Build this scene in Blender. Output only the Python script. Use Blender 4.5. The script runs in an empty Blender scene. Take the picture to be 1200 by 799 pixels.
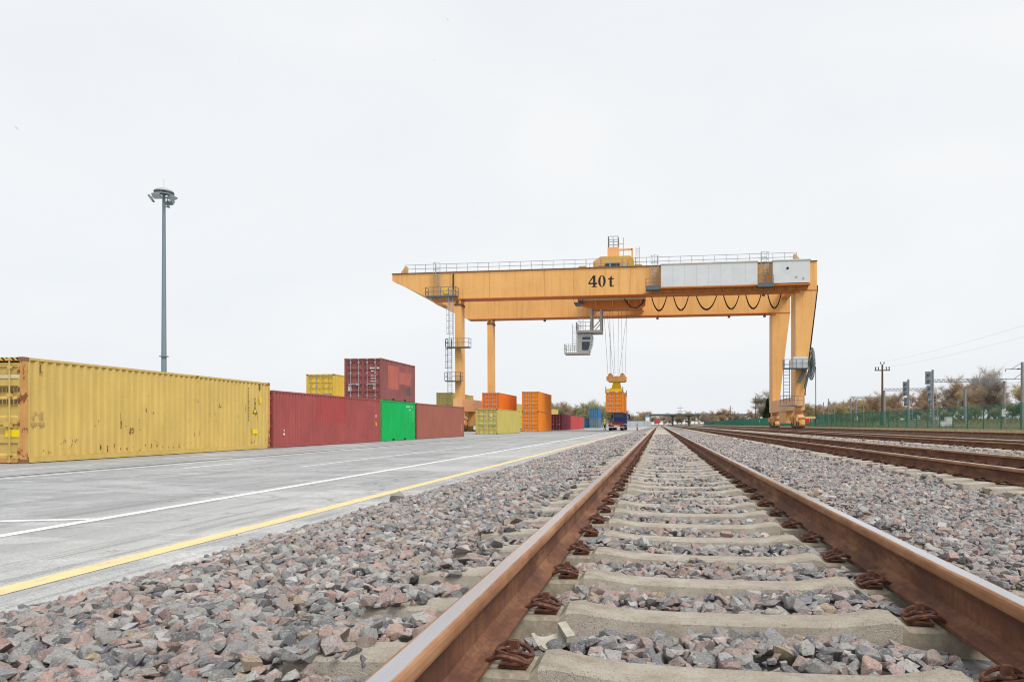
import bpy, bmesh, math, random
import numpy as np
from mathutils import Vector, Matrix

random.seed(7)
rng = np.random.default_rng(11)
sc = bpy.context.scene
COL = sc.collection
R = math.radians

# ------------------------------------------------------------------ camera
cam = bpy.data.cameras.new('camera')
cam_o = bpy.data.objects.new('camera', cam)
COL.objects.link(cam_o)
CZ = 1.07
cam_o.location = (0, 0, CZ)
cam_o.rotation_euler = (R(90), 0, R(8.0))
cam.sensor_width = 36.0
cam.lens = 24.75
cam.shift_x = -56 / 1200
cam.shift_y = 97.5 / 1200
cam.clip_start = 0.05
cam.clip_end = 6000
sc.camera = cam_o

# ------------------------------------------------------------------ sky and sun (overcast)
world = bpy.data.worlds.new('World')
sc.world = world
world.use_nodes = True
nt = world.node_tree
nt.nodes.clear()
SUN_EL, SUN_AZ = 50.0, 130.0          # azimuth from +Y (north) clockwise: behind and right of the camera
wo = nt.nodes.new('ShaderNodeOutputWorld')
bg = nt.nodes.new('ShaderNodeBackground')
bg.inputs['Strength'].default_value = 0.1
sky = nt.nodes.new('ShaderNodeTexSky')
sky.sky_type = 'NISHITA'
sky.sun_disc = False
sky.sun_elevation = R(SUN_EL)
sky.sun_rotation = R(SUN_AZ)
sky.air_density = 1.0
sky.dust_density = 4.0
tc = nt.nodes.new('ShaderNodeTexCoord')
mp = nt.nodes.new('ShaderNodeMapping')
mp.inputs['Scale'].default_value = (1.0, 1.0, 2.6)
nz = nt.nodes.new('ShaderNodeTexNoise')
nz.inputs['Scale'].default_value = 1.5
nz.inputs['Detail'].default_value = 6
nz.inputs['Roughness'].default_value = 0.5
nz.inputs['Distortion'].default_value = 0.4
rp = nt.nodes.new('ShaderNodeValToRGB')
rp.color_ramp.elements[0].position = 0.30
rp.color_ramp.elements[1].position = 0.68
SKY = 5.1
rp.color_ramp.elements[0].color = (SKY * 0.915, SKY * 0.96, SKY * 1.015, 1)
rp.color_ramp.elements[1].color = (SKY * 1.02, SKY * 1.035, SKY * 1.05, 1)
hs = nt.nodes.new('ShaderNodeHueSaturation')
hs.inputs['Saturation'].default_value = 0.3
mx = nt.nodes.new('ShaderNodeMix')
mx.data_type = 'RGBA'
mx.inputs['Factor'].default_value = 0.93
nt.links.new(tc.outputs['Generated'], mp.inputs['Vector'])
nt.links.new(mp.outputs['Vector'], nz.inputs['Vector'])
nt.links.new(nz.outputs['Fac'], rp.inputs['Fac'])
nt.links.new(sky.outputs['Color'], hs.inputs['Color'])
nt.links.new(hs.outputs['Color'], mx.inputs['A'])
nt.links.new(rp.outputs['Color'], mx.inputs['B'])
nt.links.new(mx.outputs['Result'], bg.inputs['Color'])
nt.links.new(bg.outputs['Background'], wo.inputs['Surface'])

sun = bpy.data.lights.new('sun', 'SUN')
sun.energy = 1.5
sun.angle = R(26)
sun.color = (1.0, 0.97, 0.92)
sun_o = bpy.data.objects.new('sun', sun)
COL.objects.link(sun_o)
a, e = R(SUN_AZ), R(SUN_EL)
sd = Vector((math.sin(a) * math.cos(e), math.cos(a) * math.cos(e), math.sin(e)))
sun_o.rotation_euler = sd.to_track_quat('Z', 'Y').to_euler()
sun_o.location = (30, -40, 60)

vs = sc.view_settings
vs.view_transform = 'Standard'
vs.look = 'None'
vs.exposure = 0.86
vs.gamma = 1.0
vs.use_curve_mapping = False
sc.cycles.use_denoising = True
sc.cycles.max_bounces = 6
sc.cycles.diffuse_bounces = 2
sc.cycles.filter_width = 1.1
sc.cycles.glossy_bounces = 3
sc.cycles.transparent_max_bounces = 8

# ------------------------------------------------------------------ materials
def s2l(c):
    c = c / 255.0
    return c / 12.92 if c <= 0.04045 else ((c + 0.055) / 1.055) ** 2.4

class Nodes:
    """small helper round a material's node tree"""
    def __init__(self, name):
        self.m = bpy.data.materials.new(name)
        self.m.use_nodes = True
        self.t = self.m.node_tree
        self.bsdf = self.t.nodes['Principled BSDF']
        self.tc = self.n('ShaderNodeTexCoord')
    def n(self, kind, **kw):
        nd = self.t.nodes.new(kind)
        for k, v in kw.items():
            if k in nd.inputs.keys():
                nd.inputs[k].default_value = v
            else:
                setattr(nd, k, v)
        return nd
    def link(self, a, b):
        self.t.links.new(a, b)
    def coord(self, scale=(1, 1, 1), kind='Object'):
        mp = self.n('ShaderNodeMapping')
        mp.inputs['Scale'].default_value = scale
        self.link(self.tc.outputs[kind], mp.inputs['Vector'])
        return mp.outputs['Vector']
    def noise(self, scale, stretch=(1, 1, 1), detail=4, rough=0.55, kind='Object', dist=0.0):
        nz = self.n('ShaderNodeTexNoise')
        nz.inputs['Scale'].default_value = scale
        nz.inputs['Detail'].default_value = detail
        nz.inputs['Roughness'].default_value = rough
        nz.inputs['Distortion'].default_value = dist
        self.link(self.coord(stretch, kind), nz.inputs['Vector'])
        return nz.outputs['Fac']
    def ramp(self, fac, stops, interp='LINEAR'):
        r = self.n('ShaderNodeValToRGB')
        r.color_ramp.interpolation = interp
        els = r.color_ramp.elements
        while len(els) < len(stops):
            els.new(0.5)
        for el, (p, c) in zip(els, stops):
            el.position = p
            if not isinstance(c, (tuple, list)):
                c = (c, c, c)
            el.color = (c[0], c[1], c[2], 1)
        self.link(fac, r.inputs['Fac'])
        return r.outputs['Color']
    def mix(self, fac, a, b, mode='MIX'):
        m = self.n('ShaderNodeMix', data_type='RGBA', blend_type=mode)
        for sock, v in ((m.inputs['Factor'], fac), (m.inputs['A'], a), (m.inputs['B'], b)):
            if isinstance(v, (int, float)):
                sock.default_value = v
            elif isinstance(v, (tuple, list)):
                sock.default_value = (v[0], v[1], v[2], 1)
            else:
                self.link(v, sock)
        return m.outputs['Result']
    def bump(self, h, strength=0.3, dist=0.01):
        b = self.n('ShaderNodeBump')
        b.inputs['Strength'].default_value = strength
        b.inputs['Distance'].default_value = dist
        self.link(h, b.inputs['Height'])
        self.link(b.outputs['Normal'], self.bsdf.inputs['Normal'])
    def out(self, col, rough=0.6, metal=0.0):
        for sock, v in ((self.bsdf.inputs['Base Color'], col), (self.bsdf.inputs['Roughness'], rough)):
            if isinstance(v, (int, float)):
                sock.default_value = v
            elif isinstance(v, (tuple, list)):
                sock.default_value = (v[0], v[1], v[2], 1)
            else:
                self.link(v, sock)
        self.bsdf.inputs['Metallic'].default_value = metal
        if not isinstance(rough, (int, float)) or rough > 0.45:
            self.bsdf.inputs['Specular IOR Level'].default_value = 0.15 if metal == 0 else 0.4
        return self.m

def mul(c, k):
    return tuple(min(0.95, x * k) for x in c)

def plain(name, col, rough=0.6, metal=0.0, var=0.15, scale=3.0, stretch=(1, 1, 1), bump=0.0, bscale=60):
    N = Nodes(name)
    f = N.noise(scale, stretch, 5, 0.6)
    c = N.ramp(f, [(0.3, mul(col, 1 - var)), (0.7, mul(col, 1 + var))])
    if bump:
        N.bump(N.noise(bscale, (1, 1, 1), 3), bump, 0.005)
    return N.out(c, rough, metal)

def paint(name, col, fade=0.12, dirt=0.25, rust=0.12, rough=0.55, tint=None):
    """weathered paint on steel: blotchy fading, vertical dirt streaks, rust specks and runs"""
    N = Nodes(name)
    blot = N.noise(0.7, (1, 1, 1), 4, 0.6)
    c = N.ramp(blot, [(0.3, mul(col, 1 - fade)), (0.72, mul(tint or col, 1 + fade * 0.6))])
    streak = N.noise(3.0, (1.6, 1.6, 0.13), 5, 0.65)
    d = N.ramp(streak, [(0.48, 0.0), (0.75, dirt)])
    c = N.mix(d, c, mul(col, 0.45))
    spots = N.noise(5.5, (1, 1, 0.55), 8, 0.72)
    gate = N.noise(0.9, (1, 1, 1.6), 2, 0.5)
    comb = N.n('ShaderNodeMath', operation='MULTIPLY')
    N.link(spots, comb.inputs[0]); N.link(gate, comb.inputs[1])
    rm = N.ramp(comb.outputs[0], [(0.405 - rust * 0.3, 0.0), (0.43 - rust * 0.3, 0.9)])
    c = N.mix(rm, c, (0.17, 0.062, 0.026))
    N.bump(N.noise(9, (1, 1, 1), 3), 0.08, 0.02)
    return N.out(c, rough)

YELLOW = (0.585, 0.415, 0.125)
MAT = {}
MAT['c_yellow'] = paint('yellow_container_paint', YELLOW, 0.10, 0.30, 0.10)
MAT['c_yellow_gold'] = paint('gold_container_paint', (0.66, 0.44, 0.07), 0.10, 0.25, 0.05)
MAT['c_olive'] = paint('olive_yellow_container_paint', (0.50, 0.42, 0.12), 0.08, 0.2, 0.04)
MAT['c_red'] = paint('crimson_container_paint', (0.34, 0.085, 0.080), 0.14, 0.25, 0.0)
MAT['c_maroon'] = paint('maroon_container_paint', (0.27, 0.098, 0.092), 0.2, 0.35, 0.08)
MAT['c_brown'] = paint('brick_brown_container_paint', (0.325, 0.118, 0.085), 0.08, 0.2, 0.02)
MAT['c_green'] = paint('green_container_paint', (0.008, 0.40, 0.095), 0.10, 0.25, 0.0)
MAT['c_orange'] = paint('orange_container_paint', (0.74, 0.165, 0.018), 0.08, 0.2, 0.03)
MAT['c_amber'] = paint('amber_container_paint', (0.76, 0.235, 0.022), 0.08, 0.2, 0.03)
MAT['c_darkred'] = paint('dark_red_container_paint', (0.19, 0.035, 0.048), 0.12, 0.2, 0.03)
MAT['c_coral'] = paint('coral_red_container_paint', (0.50, 0.075, 0.075), 0.10, 0.2, 0.02)
MAT['c_blue'] = paint('blue_container_paint', (0.028, 0.16, 0.36), 0.12, 0.2, 0.02)
MAT['c_slate'] = paint('slate_container_paint', (0.12, 0.19, 0.24), 0.12, 0.3, 0.05)
def crane_paint(name, col):
    N = Nodes(name)
    c = N.ramp(N.noise(0.16, (1, 1, 1.5), 5, 0.6), [(0.3, mul(col, 0.90)), (0.7, mul(col, 1.06))])
    run = N.noise(1.5, (1.4, 1.4, 0.07), 6, 0.7)
    c = N.mix(N.ramp(run, [(0.50, 0.0), (0.72, 0.5)]), c, mul(col, 0.5))
    pale = N.noise(0.8, (1.2, 1.2, 0.12), 5, 0.65)
    c = N.mix(N.ramp(pale, [(0.52, 0.0), (0.75, 0.35)]), c, (0.80, 0.52, 0.25))
    rs = N.noise(2.2, (1, 1, 0.5), 8, 0.75)
    c = N.mix(N.ramp(rs, [(0.66, 0.0), (0.71, 0.7)]), c, (0.28, 0.10, 0.035))
    return N.out(c, 0.5)
MAT['crane'] = crane_paint('crane_orange_paint', (0.78, 0.425, 0.15))
MAT['crane_old'] = paint('crane_orange_paint_old', (0.76, 0.385, 0.115), 0.045, 0.14, 0.0, 0.5)
MAT['crane_pale'] = crane_paint('crane_faded_orange_paint', (0.76, 0.42, 0.20))
MAT['crane_rust'] = paint('trolley_red_orange_paint', (0.62, 0.20, 0.05), 0.1, 0.4, 0.06)
MAT['trolley_yellow'] = paint('trolley_yellow_paint', (0.66, 0.39, 0.085), 0.06, 0.2, 0.02)
MAT['spreader_yellow'] = paint('spreader_yellow_paint', (0.72, 0.46, 0.02), 0.06, 0.25, 0.03)
MAT['flange'] = plain('girder_flange_dark_paint', (0.16, 0.085, 0.05), 0.6, 0, 0.2, 2)
MAT['ehouse'] = plain('electrical_house_grey_panel', (0.60, 0.63, 0.645), 0.5, 0, 0.05, 0.6)
MAT['steel'] = plain('galvanised_steel', (0.33, 0.36, 0.38), 0.5, 0.3, 0.15, 4)
MAT['dark_steel'] = plain('dark_blue_grey_steel', (0.10, 0.13, 0.155), 0.5, 0.2, 0.2, 4)
MAT['mast'] = plain('mast_blue_grey_paint', (0.17, 0.225, 0.25), 0.5, 0.1, 0.1, 1.5, (1, 1, 0.2))
MAT['black'] = plain('black_rubber_and_pocket_shade', (0.02, 0.02, 0.021), 0.7, 0, 0.2, 8)
MAT['lettering'] = plain('black_lettering_paint', (0.028, 0.028, 0.028), 0.6, 0, 0.15, 6)
MAT['castings'] = paint('rusty_corner_casting', (0.26, 0.13, 0.07), 0.3, 0.4, 0.25)
MAT['rustpost'] = paint('rusted_yellow_post', (0.58, 0.30, 0.10), 0.3, 0.5, 0.42)
MAT['cream'] = plain('trolley_cream_panel', (0.66, 0.63, 0.58), 0.6, 0, 0.08, 2)
MAT['cabgrey'] = plain('cab_light_grey_paint', (0.40, 0.40, 0.385), 0.5, 0, 0.08, 2)
MAT['rope'] = plain('steel_rope', (0.22, 0.23, 0.24), 0.5, 0.4, 0.1, 3)
MAT['white'] = plain('white_paint', (0.74, 0.74, 0.73), 0.6, 0, 0.06, 4)
MAT['redpaint'] = plain('red_paint', (0.55, 0.03, 0.03), 0.5, 0, 0.15, 4)
MAT['truckblue'] = plain('deep_blue_truck_paint', (0.006, 0.035, 0.16), 0.35, 0, 0.1, 3)
MAT['hivis'] = plain('hi_vis_yellow_cloth', (0.62, 0.78, 0.03), 0.8, 0, 0.1, 6)
MAT['navy'] = plain('dark_work_cloth', (0.02, 0.024, 0.035), 0.85, 0, 0.2, 6)
MAT['skin'] = plain('skin', (0.50, 0.30, 0.22), 0.6, 0, 0.05, 6)
MAT['fencegreen'] = plain('green_fence_coating', (0.012, 0.155, 0.105), 0.45, 0, 0.1, 4)
MAT['wood'] = plain('weathered_pole_wood', (0.115, 0.085, 0.062), 0.85, 0, 0.25, 2, (1, 1, 0.1))
MAT['concrete_pole'] = plain('grey_concrete_pole', (0.25, 0.25, 0.245), 0.8, 0, 0.15, 2)
MAT['concrete'] = plain('aged_concrete', (0.36, 0.355, 0.34), 0.85, 0, 0.15, 0.8)
MAT['concrete_pale'] = plain('pale_blue_grey_concrete', (0.42, 0.47, 0.50), 0.8, 0, 0.12, 0.25)
MAT['deck_grey'] = plain('bridge_grey_concrete', (0.11, 0.12, 0.125), 0.8, 0, 0.12, 0.2)
MAT['signal_grey'] = plain('signal_grey_metal', (0.20, 0.23, 0.25), 0.5, 0.1, 0.1, 3)
MAT['bark'] = plain('grey_brown_bark', (0.20, 0.16, 0.13), 0.9, 0, 0.25, 2)
MAT['birdgrey'] = plain('dark_grey_feathers', (0.06, 0.06, 0.065), 0.8, 0, 0.1, 8)

def glass():
    N = Nodes('dark_cab_glass')
    f = N.noise(2.0)
    return N.out(N.ramp(f, [(0.3, (0.02, 0.03, 0.045)), (0.7, (0.04, 0.055, 0.075))]), 0.08)
MAT['glass'] = glass()

def lens(name, col):
    N = Nodes(name)
    f = N.noise(30.0)
    return N.out(N.ramp(f, [(0.3, mul(col, 0.85)), (0.7, mul(col, 1.1))]), 0.25)
MAT['taillight'] = lens('red_tail_light_lens', (0.45, 0.01, 0.015))
MAT['lampglass'] = lens('floodlight_glass', (0.42, 0.41, 0.38))

def hazard():
    N = Nodes('hazard_stripe_decal')
    w = N.n('ShaderNodeTexWave', wave_type='BANDS', bands_direction='DIAGONAL')
    w.inputs['Scale'].default_value = 4.2
    N.link(N.coord((1, 0, 1)), w.inputs['Vector'])
    return N.out(N.ramp(w.outputs['Fac'], [(0.49, (0.03, 0.03, 0.03)), (0.51, (0.7, 0.45, 0.03))]), 0.6)
MAT['hazard'] = hazard()

def rust_rail():
    N = Nodes('rusted_rail_steel')
    f = N.noise(7, (1, 0.35, 1), 6, 0.65)
    c = N.ramp(f, [(0.28, (0.070, 0.034, 0.023)), (0.5, (0.150, 0.064, 0.038)), (0.75, (0.265, 0.125, 0.066))])
    g = N.noise(40, (1, 1, 0.25), 6, 0.7)
    c = N.mix(N.ramp(g, [(0.42, 0.0), (0.66, 0.7)]), c, (0.085, 0.042, 0.03))
    pt = N.noise(3.0, (1, 0.5, 2), 7, 0.75)
    c = N.mix(N.ramp(pt, [(0.52, 0.0), (0.62, 0.55)]), c, (0.30, 0.15, 0.075))
    N.bump(N.noise(140, (1, 1, 1), 4), 0.25, 0.003)
    return N.out(c, 0.72)
MAT['rust_rail'] = rust_rail()

def rust_head():
    N = Nodes('rail_head_rust_and_running_band')
    f = N.noise(9, (1, 0.3, 1), 6, 0.65)
    rust = N.ramp(f, [(0.28, (0.165, 0.078, 0.042)), (0.5, (0.30, 0.145, 0.07)), (0.75, (0.42, 0.245, 0.145))])
    sx = N.n('ShaderNodeSeparateXYZ'); N.link(N.tc.outputs['Object'], sx.inputs[0])
    ab = N.n('ShaderNodeMath', operation='ABSOLUTE'); N.link(sx.outputs['X'], ab.inputs[0])
    wob = N.noise(16, (1, 0.12, 1), 6, 0.7)
    ad = N.n('ShaderNodeMath', operation='MULTIPLY_ADD'); ad.inputs[1].default_value = 0.016
    N.link(wob, ad.inputs[0]); N.link(ab.outputs[0], ad.inputs[2])
    up = N.n('ShaderNodeMath', operation='GREATER_THAN'); up.inputs[1].default_value = 0.1775; N.link(sx.outputs['Z'], up.inputs[0])
    band = N.ramp(ad.outputs[0], [(0.027, 1.0), (0.033, 0.0)])
    mk = N.n('ShaderNodeMath', operation='MULTIPLY'); N.link(band, mk.inputs[0]); N.link(up.outputs[0], mk.inputs[1])
    st = N.noise(5, (1, 0.08, 1), 5, 0.6)
    steel = N.ramp(st, [(0.3, (0.52, 0.50, 0.51)), (0.75, (0.72, 0.71, 0.73))])
    g = N.noise(60, (1, 0.25, 1), 5, 0.7)
    steel = N.mix(N.ramp(g, [(0.66, 0.0), (0.80, 0.3)]), steel, (0.30, 0.19, 0.13))
    c = N.mix(mk.outputs[0], rust, steel)
    N.link(mk.outputs[0], N.bsdf.inputs['Metallic'])
    N.bump(N.noise(160), 0.2, 0.002)
    r = N.ramp(mk.outputs[0], [(0.0, 0.6), (1.0, 0.27)])
    m = N.out(c, r)
    return m
MAT['rust_head'] = rust_head()

def clip_mat():
    N = Nodes('dark_rusted_spring_steel')
    f = N.noise(35, (1, 1, 1), 5, 0.65)
    c = N.ramp(f, [(0.3, (0.040, 0.018, 0.013)), (0.52, (0.115, 0.045, 0.028)), (0.75, (0.30, 0.12, 0.045))])
    N.bump(N.noise(220), 0.3, 0.001)
    return N.out(c, 0.62, 0.15)
MAT['clip'] = clip_mat()

def sleeper_mat():
    N = Nodes('tan_sleeper_concrete')
    f = N.noise(5, (1, 1, 1), 6, 0.62, 'Object')
    c = N.ramp(f, [(0.28, (0.32, 0.275, 0.215)), (0.5, (0.455, 0.405, 0.335)), (0.75, (0.60, 0.555, 0.48))])
    oi = N.n('ShaderNodeObjectInfo')
    c = N.mix(N.ramp(oi.outputs['Random'], [(0.0, 0.0), (1.0, 0.25)]), c, (0.40, 0.36, 0.30))
    pits = N.noise(120, (1, 1, 1), 4, 0.7)
    c = N.mix(N.ramp(pits, [(0.56, 0.0), (0.66, 0.75)]), c, (0.17, 0.135, 0.095))
    gr = N.noise(55, (1, 1, 1), 6, 0.8)
    c = N.mix(N.ramp(gr, [(0.52, 0.0), (0.68, 0.5)]), c, (0.58, 0.55, 0.48))
    st = N.noise(8, (1, 2.0, 1), 7, 0.75)
    c = N.mix(N.ramp(st, [(0.52, 0.0), (0.70, 0.65)]), c, (0.27, 0.20, 0.13))
    h = N.mix(0.5, N.noise(60, (1, 1, 1), 5, 0.7), N.noise(240, (1, 1, 1), 3, 0.7))
    N.bump(h, 0.8, 0.014)
    return N.out(c, 0.88)
MAT['sleeper'] = sleeper_mat()

def pad_mat():
    N = Nodes('mossy_seat_concrete')
    f = N.noise(22, (1, 1, 1), 5, 0.65)
    c = N.ramp(f, [(0.3, (0.20, 0.165, 0.12)), (0.7, (0.38, 0.335, 0.26))])
    N.bump(N.noise(120), 0.4, 0.004)
    return N.out(c, 0.9)
MAT['pad'] = pad_mat()

def stone_mat():
    N = Nodes('crushed_granite')
    at = N.n('ShaderNodeAttribute', attribute_name='col')
    geo = N.n('ShaderNodeNewGeometry')
    def wn(scale, detail, rough):
        nz = N.n('ShaderNodeTexNoise')
        nz.inputs['Scale'].default_value = scale; nz.inputs['Detail'].default_value = detail; nz.inputs['Roughness'].default_value = rough
        N.link(geo.outputs['Position'], nz.inputs['Vector'])
        return nz.outputs['Fac']
    g = wn(150, 5, 0.75)
    c = N.mix(N.ramp(g, [(0.36, 0.75), (0.47, 0.0)]), at.outputs['Color'], (0.045, 0.047, 0.052))
    g2 = wn(110, 5, 0.75)
    c = N.mix(N.ramp(g2, [(0.53, 0.0), (0.66, 0.7)]), c, (0.56, 0.53, 0.50))
    g3 = wn(24, 4, 0.6)
    c = N.mix(N.ramp(g3, [(0.45, 0.0), (0.75, 0.4)]), c, (0.30, 0.25, 0.215))
    h = N.mix(0.45, wn(55, 5, 0.65), wn(260, 3, 0.7))
    N.bump(h, 0.8, 0.014)
    return N.out(c, 0.85)
MAT['stone'] = stone_mat()

def bed_mat():
    N = Nodes('ballast_bed_gravel')
    vr = N.n('ShaderNodeTexVoronoi')
    vr.inputs['Scale'].default_value = 15
    N.link(N.coord((1, 1, 1)), vr.inputs['Vector'])
    sep = N.n('ShaderNodeSeparateColor')
    N.link(vr.outputs['Color'], sep.inputs['Color'])
    c = N.ramp(sep.outputs['Red'], [(0.0, (0.14, 0.14, 0.15)), (0.3, (0.27, 0.26, 0.26)), (0.5, (0.36, 0.28, 0.25)),
                                    (0.75, (0.40, 0.385, 0.37)), (1.0, (0.30, 0.25, 0.23))], 'CONSTANT')
    inv = N.ramp(vr.outputs['Distance'], [(0.0, 1.0), (0.75, 0.0)])
    N.bump(inv, 0.9, 0.03)
    return N.out(c, 0.85)
MAT['bed'] = bed_mat()

def pave_mat():
    N = Nodes('worn_concrete_yard')
    big = N.noise(0.22, (1.0, 0.45, 1), 5, 0.55)
    c = N.ramp(big, [(0.32, (0.27, 0.272, 0.276)), (0.5, (0.36, 0.358, 0.352)), (0.7, (0.45, 0.446, 0.435))])
    # broad tyre-rubbed streaks along the yard
    st = N.noise(0.9, (1.7, 0.10, 1), 6, 0.62, dist=0.6)
    c = N.mix(N.ramp(st, [(0.46, 0.0), (0.62, 0.65)]), c, (0.255, 0.258, 0.264))
    # narrow tyre marks that wander
    ty = N.noise(2.6, (1.5, 0.055, 1), 3, 0.5, dist=1.6)
    c = N.mix(N.ramp(ty, [(0.56, 0.0), (0.62, 0.65), (0.70, 0.0)]), c, (0.15, 0.152, 0.155))
    st2 = N.noise(1.4, (0.5, 0.9, 1), 6, 0.65, dist=1.2)
    c = N.mix(N.ramp(st2, [(0.52, 0.0), (0.68, 0.65)]), c, (0.60, 0.598, 0.59))
    # patches of lighter repaired slab with firm edges
    pt = N.noise(0.45, (0.5, 1.3, 1), 3, 0.4, dist=0.8)
    c = N.mix(N.ramp(pt, [(0.58, 0.0), (0.60, 0.45)]), c, (0.56, 0.556, 0.545))
    mid = N.noise(6, (1, 0.8, 1), 7, 0.75)
    c = N.mix(N.ramp(mid, [(0.34, 0.5), (0.50, 0.0)]), c, (0.24, 0.238, 0.232))
    fine = N.noise(26, (1, 1, 1), 6, 0.8)
    c = N.mix(N.ramp(fine, [(0.34, 0.85), (0.50, 0.0)]), c, (0.17, 0.17, 0.166))
    fine2 = N.noise(80, (1, 1, 1), 4, 0.8)
    c = N.mix(N.ramp(fine2, [(0.48, 0.0), (0.68, 0.75)]), c, (0.66, 0.655, 0.64))
    sp = N.noise(3.2, (1, 0.6, 1), 7, 0.72)
    c = N.mix(N.ramp(sp, [(0.63, 0.0), (0.69, 0.75)]), c, (0.10, 0.098, 0.095))
    # the traffic lane beyond the white line is darker, smoother-worn surfacing
    sx = N.n('ShaderNodeSeparateXYZ'); N.link(N.tc.outputs['Object'], sx.inputs[0])
    sc_ = N.n('ShaderNodeMath', operation='MULTIPLY_ADD'); sc_.inputs[1].default_value = 0.05; sc_.inputs[2].default_value = 1.0
    N.link(sx.outputs['X'], sc_.inputs[0])
    lane = N.ramp(sc_.outputs[0], [(0.14, 0.2), (0.30, 0.5), (0.655, 0.42), (0.70, 0.0)])
    c = N.mix(lane, c, N.mix(1.0, c, (0.70, 0.72, 0.75), 'MULTIPLY'))
    # thin cracks
    vr = N.n('ShaderNodeTexVoronoi', feature='DISTANCE_TO_EDGE')
    vr.inputs['Scale'].default_value = 0.16
    ds = N.n('ShaderNodeVectorMath', operation='ADD')
    nn = N.n('ShaderNodeTexNoise'); nn.inputs['Scale'].default_value = 1.2; nn.inputs['Detail'].default_value = 5
    N.link(N.coord((1, 1, 1)), nn.inputs['Vector'])
    N.link(N.coord((1, 1, 0)), ds.inputs[0]); N.link(nn.outputs['Color'], ds.inputs[1])
    N.link(ds.outputs['Vector'], vr.inputs['Vector'])
    c = N.mix(N.ramp(vr.outputs['Distance'], [(0.0, 0.5), (0.005, 0.0)]), c, (0.12, 0.12, 0.115))
    N.bump(N.mix(0.5, N.noise(45, (1, 1, 1), 5, 0.7), N.noise(8)), 0.25, 0.006)
    return N.out(c, 0.82)
MAT['pave'] = pave_mat()

def line_mat(name, col, wear):
    N = Nodes(name)
    f = N.noise(7, (1, 0.6, 1), 7, 0.75)
    c = N.mix(N.ramp(f, [(0.56 - wear, 0.0), (0.74 - wear, 0.75)]), col, (0.38, 0.375, 0.36))
    g = N.noise(60, (1, 1, 1), 4, 0.7)
    c = N.mix(N.ramp(g, [(0.58, 0.0), (0.72, 0.4)]), c, (0.3, 0.29, 0.27))
    return N.out(c, 0.7)
MAT['line_white'] = line_mat('worn_white_road_paint', (0.76, 0.76, 0.74), 0.03)
MAT['line_white_faded'] = line_mat('faded_white_road_paint', (0.66, 0.66, 0.65), 0.03)
MAT['line_yellow'] = line_mat('yellow_road_paint', (0.76, 0.575, 0.29), 0.06)

def ground_mat():
    N = Nodes('dry_grass_and_earth')
    f = N.noise(0.35, (1, 1, 1), 6, 0.65)
    c = N.ramp(f, [(0.3, (0.17, 0.135, 0.08)), (0.5, (0.30, 0.245, 0.145)), (0.62, (0.15, 0.155, 0.065)), (0.8, (0.36, 0.30, 0.19))])
    g = N.noise(9, (1, 1, 1), 6, 0.75)
    c = N.mix(N.ramp(g, [(0.4, 0.5), (0.6, 0.0)]), c, (0.10, 0.08, 0.05))
    N.bump(g, 0.6, 0.05)
    return N.out(c, 0.95)
MAT['ground'] = ground_mat()

def leaf_mat(name, c1, c2, c3):
    N = Nodes(name)
    g = N.n('ShaderNodeNewGeometry')
    c = N.ramp(g.outputs['Random Per Island'], [(0.0, c1), (0.5, c2), (1.0, c3)])
    oi = N.n('ShaderNodeObjectInfo')
    c = N.mix(N.ramp(oi.outputs['Random'], [(0.0, 0.0), (1.0, 0.35)]), c, c3)
    m = N.out(c, 0.8)
    tl = N.n('ShaderNodeBsdfTranslucent'); N.link(c, tl.inputs['Color'])
    mxs = N.n('ShaderNodeMixShader'); mxs.inputs[0].default_value = 0.42
    out = N.t.nodes['Material Output']
    N.link(N.bsdf.outputs[0], mxs.inputs[1]); N.link(tl.outputs[0], mxs.inputs[2]); N.link(mxs.outputs[0], out.inputs['Surface'])
    return m
MAT['leaf_tan'] = leaf_mat('budding_tan_twigs', (0.36, 0.26, 0.16), (0.52, 0.39, 0.22), (0.42, 0.38, 0.18))
MAT['leaf_rust'] = leaf_mat('russet_bare_twigs', (0.37, 0.26, 0.18), (0.52, 0.36, 0.24), (0.44, 0.34, 0.24))
MAT['leaf_green'] = leaf_mat('fresh_spring_leaves', (0.32, 0.33, 0.18), (0.42, 0.43, 0.24), (0.38, 0.34, 0.24))
MAT['leaf_grey'] = leaf_mat('grey_bare_twigs', (0.34, 0.30, 0.27), (0.45, 0.40, 0.35), (0.40, 0.35, 0.29))
MAT['needle'] = leaf_mat('dark_conifer_needles', (0.018, 0.04, 0.018), (0.03, 0.06, 0.025), (0.045, 0.075, 0.03))
MAT['drygrass'] = leaf_mat('dry_straw_grass', (0.34, 0.27, 0.15), (0.45, 0.37, 0.22), (0.25, 0.23, 0.10))

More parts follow.
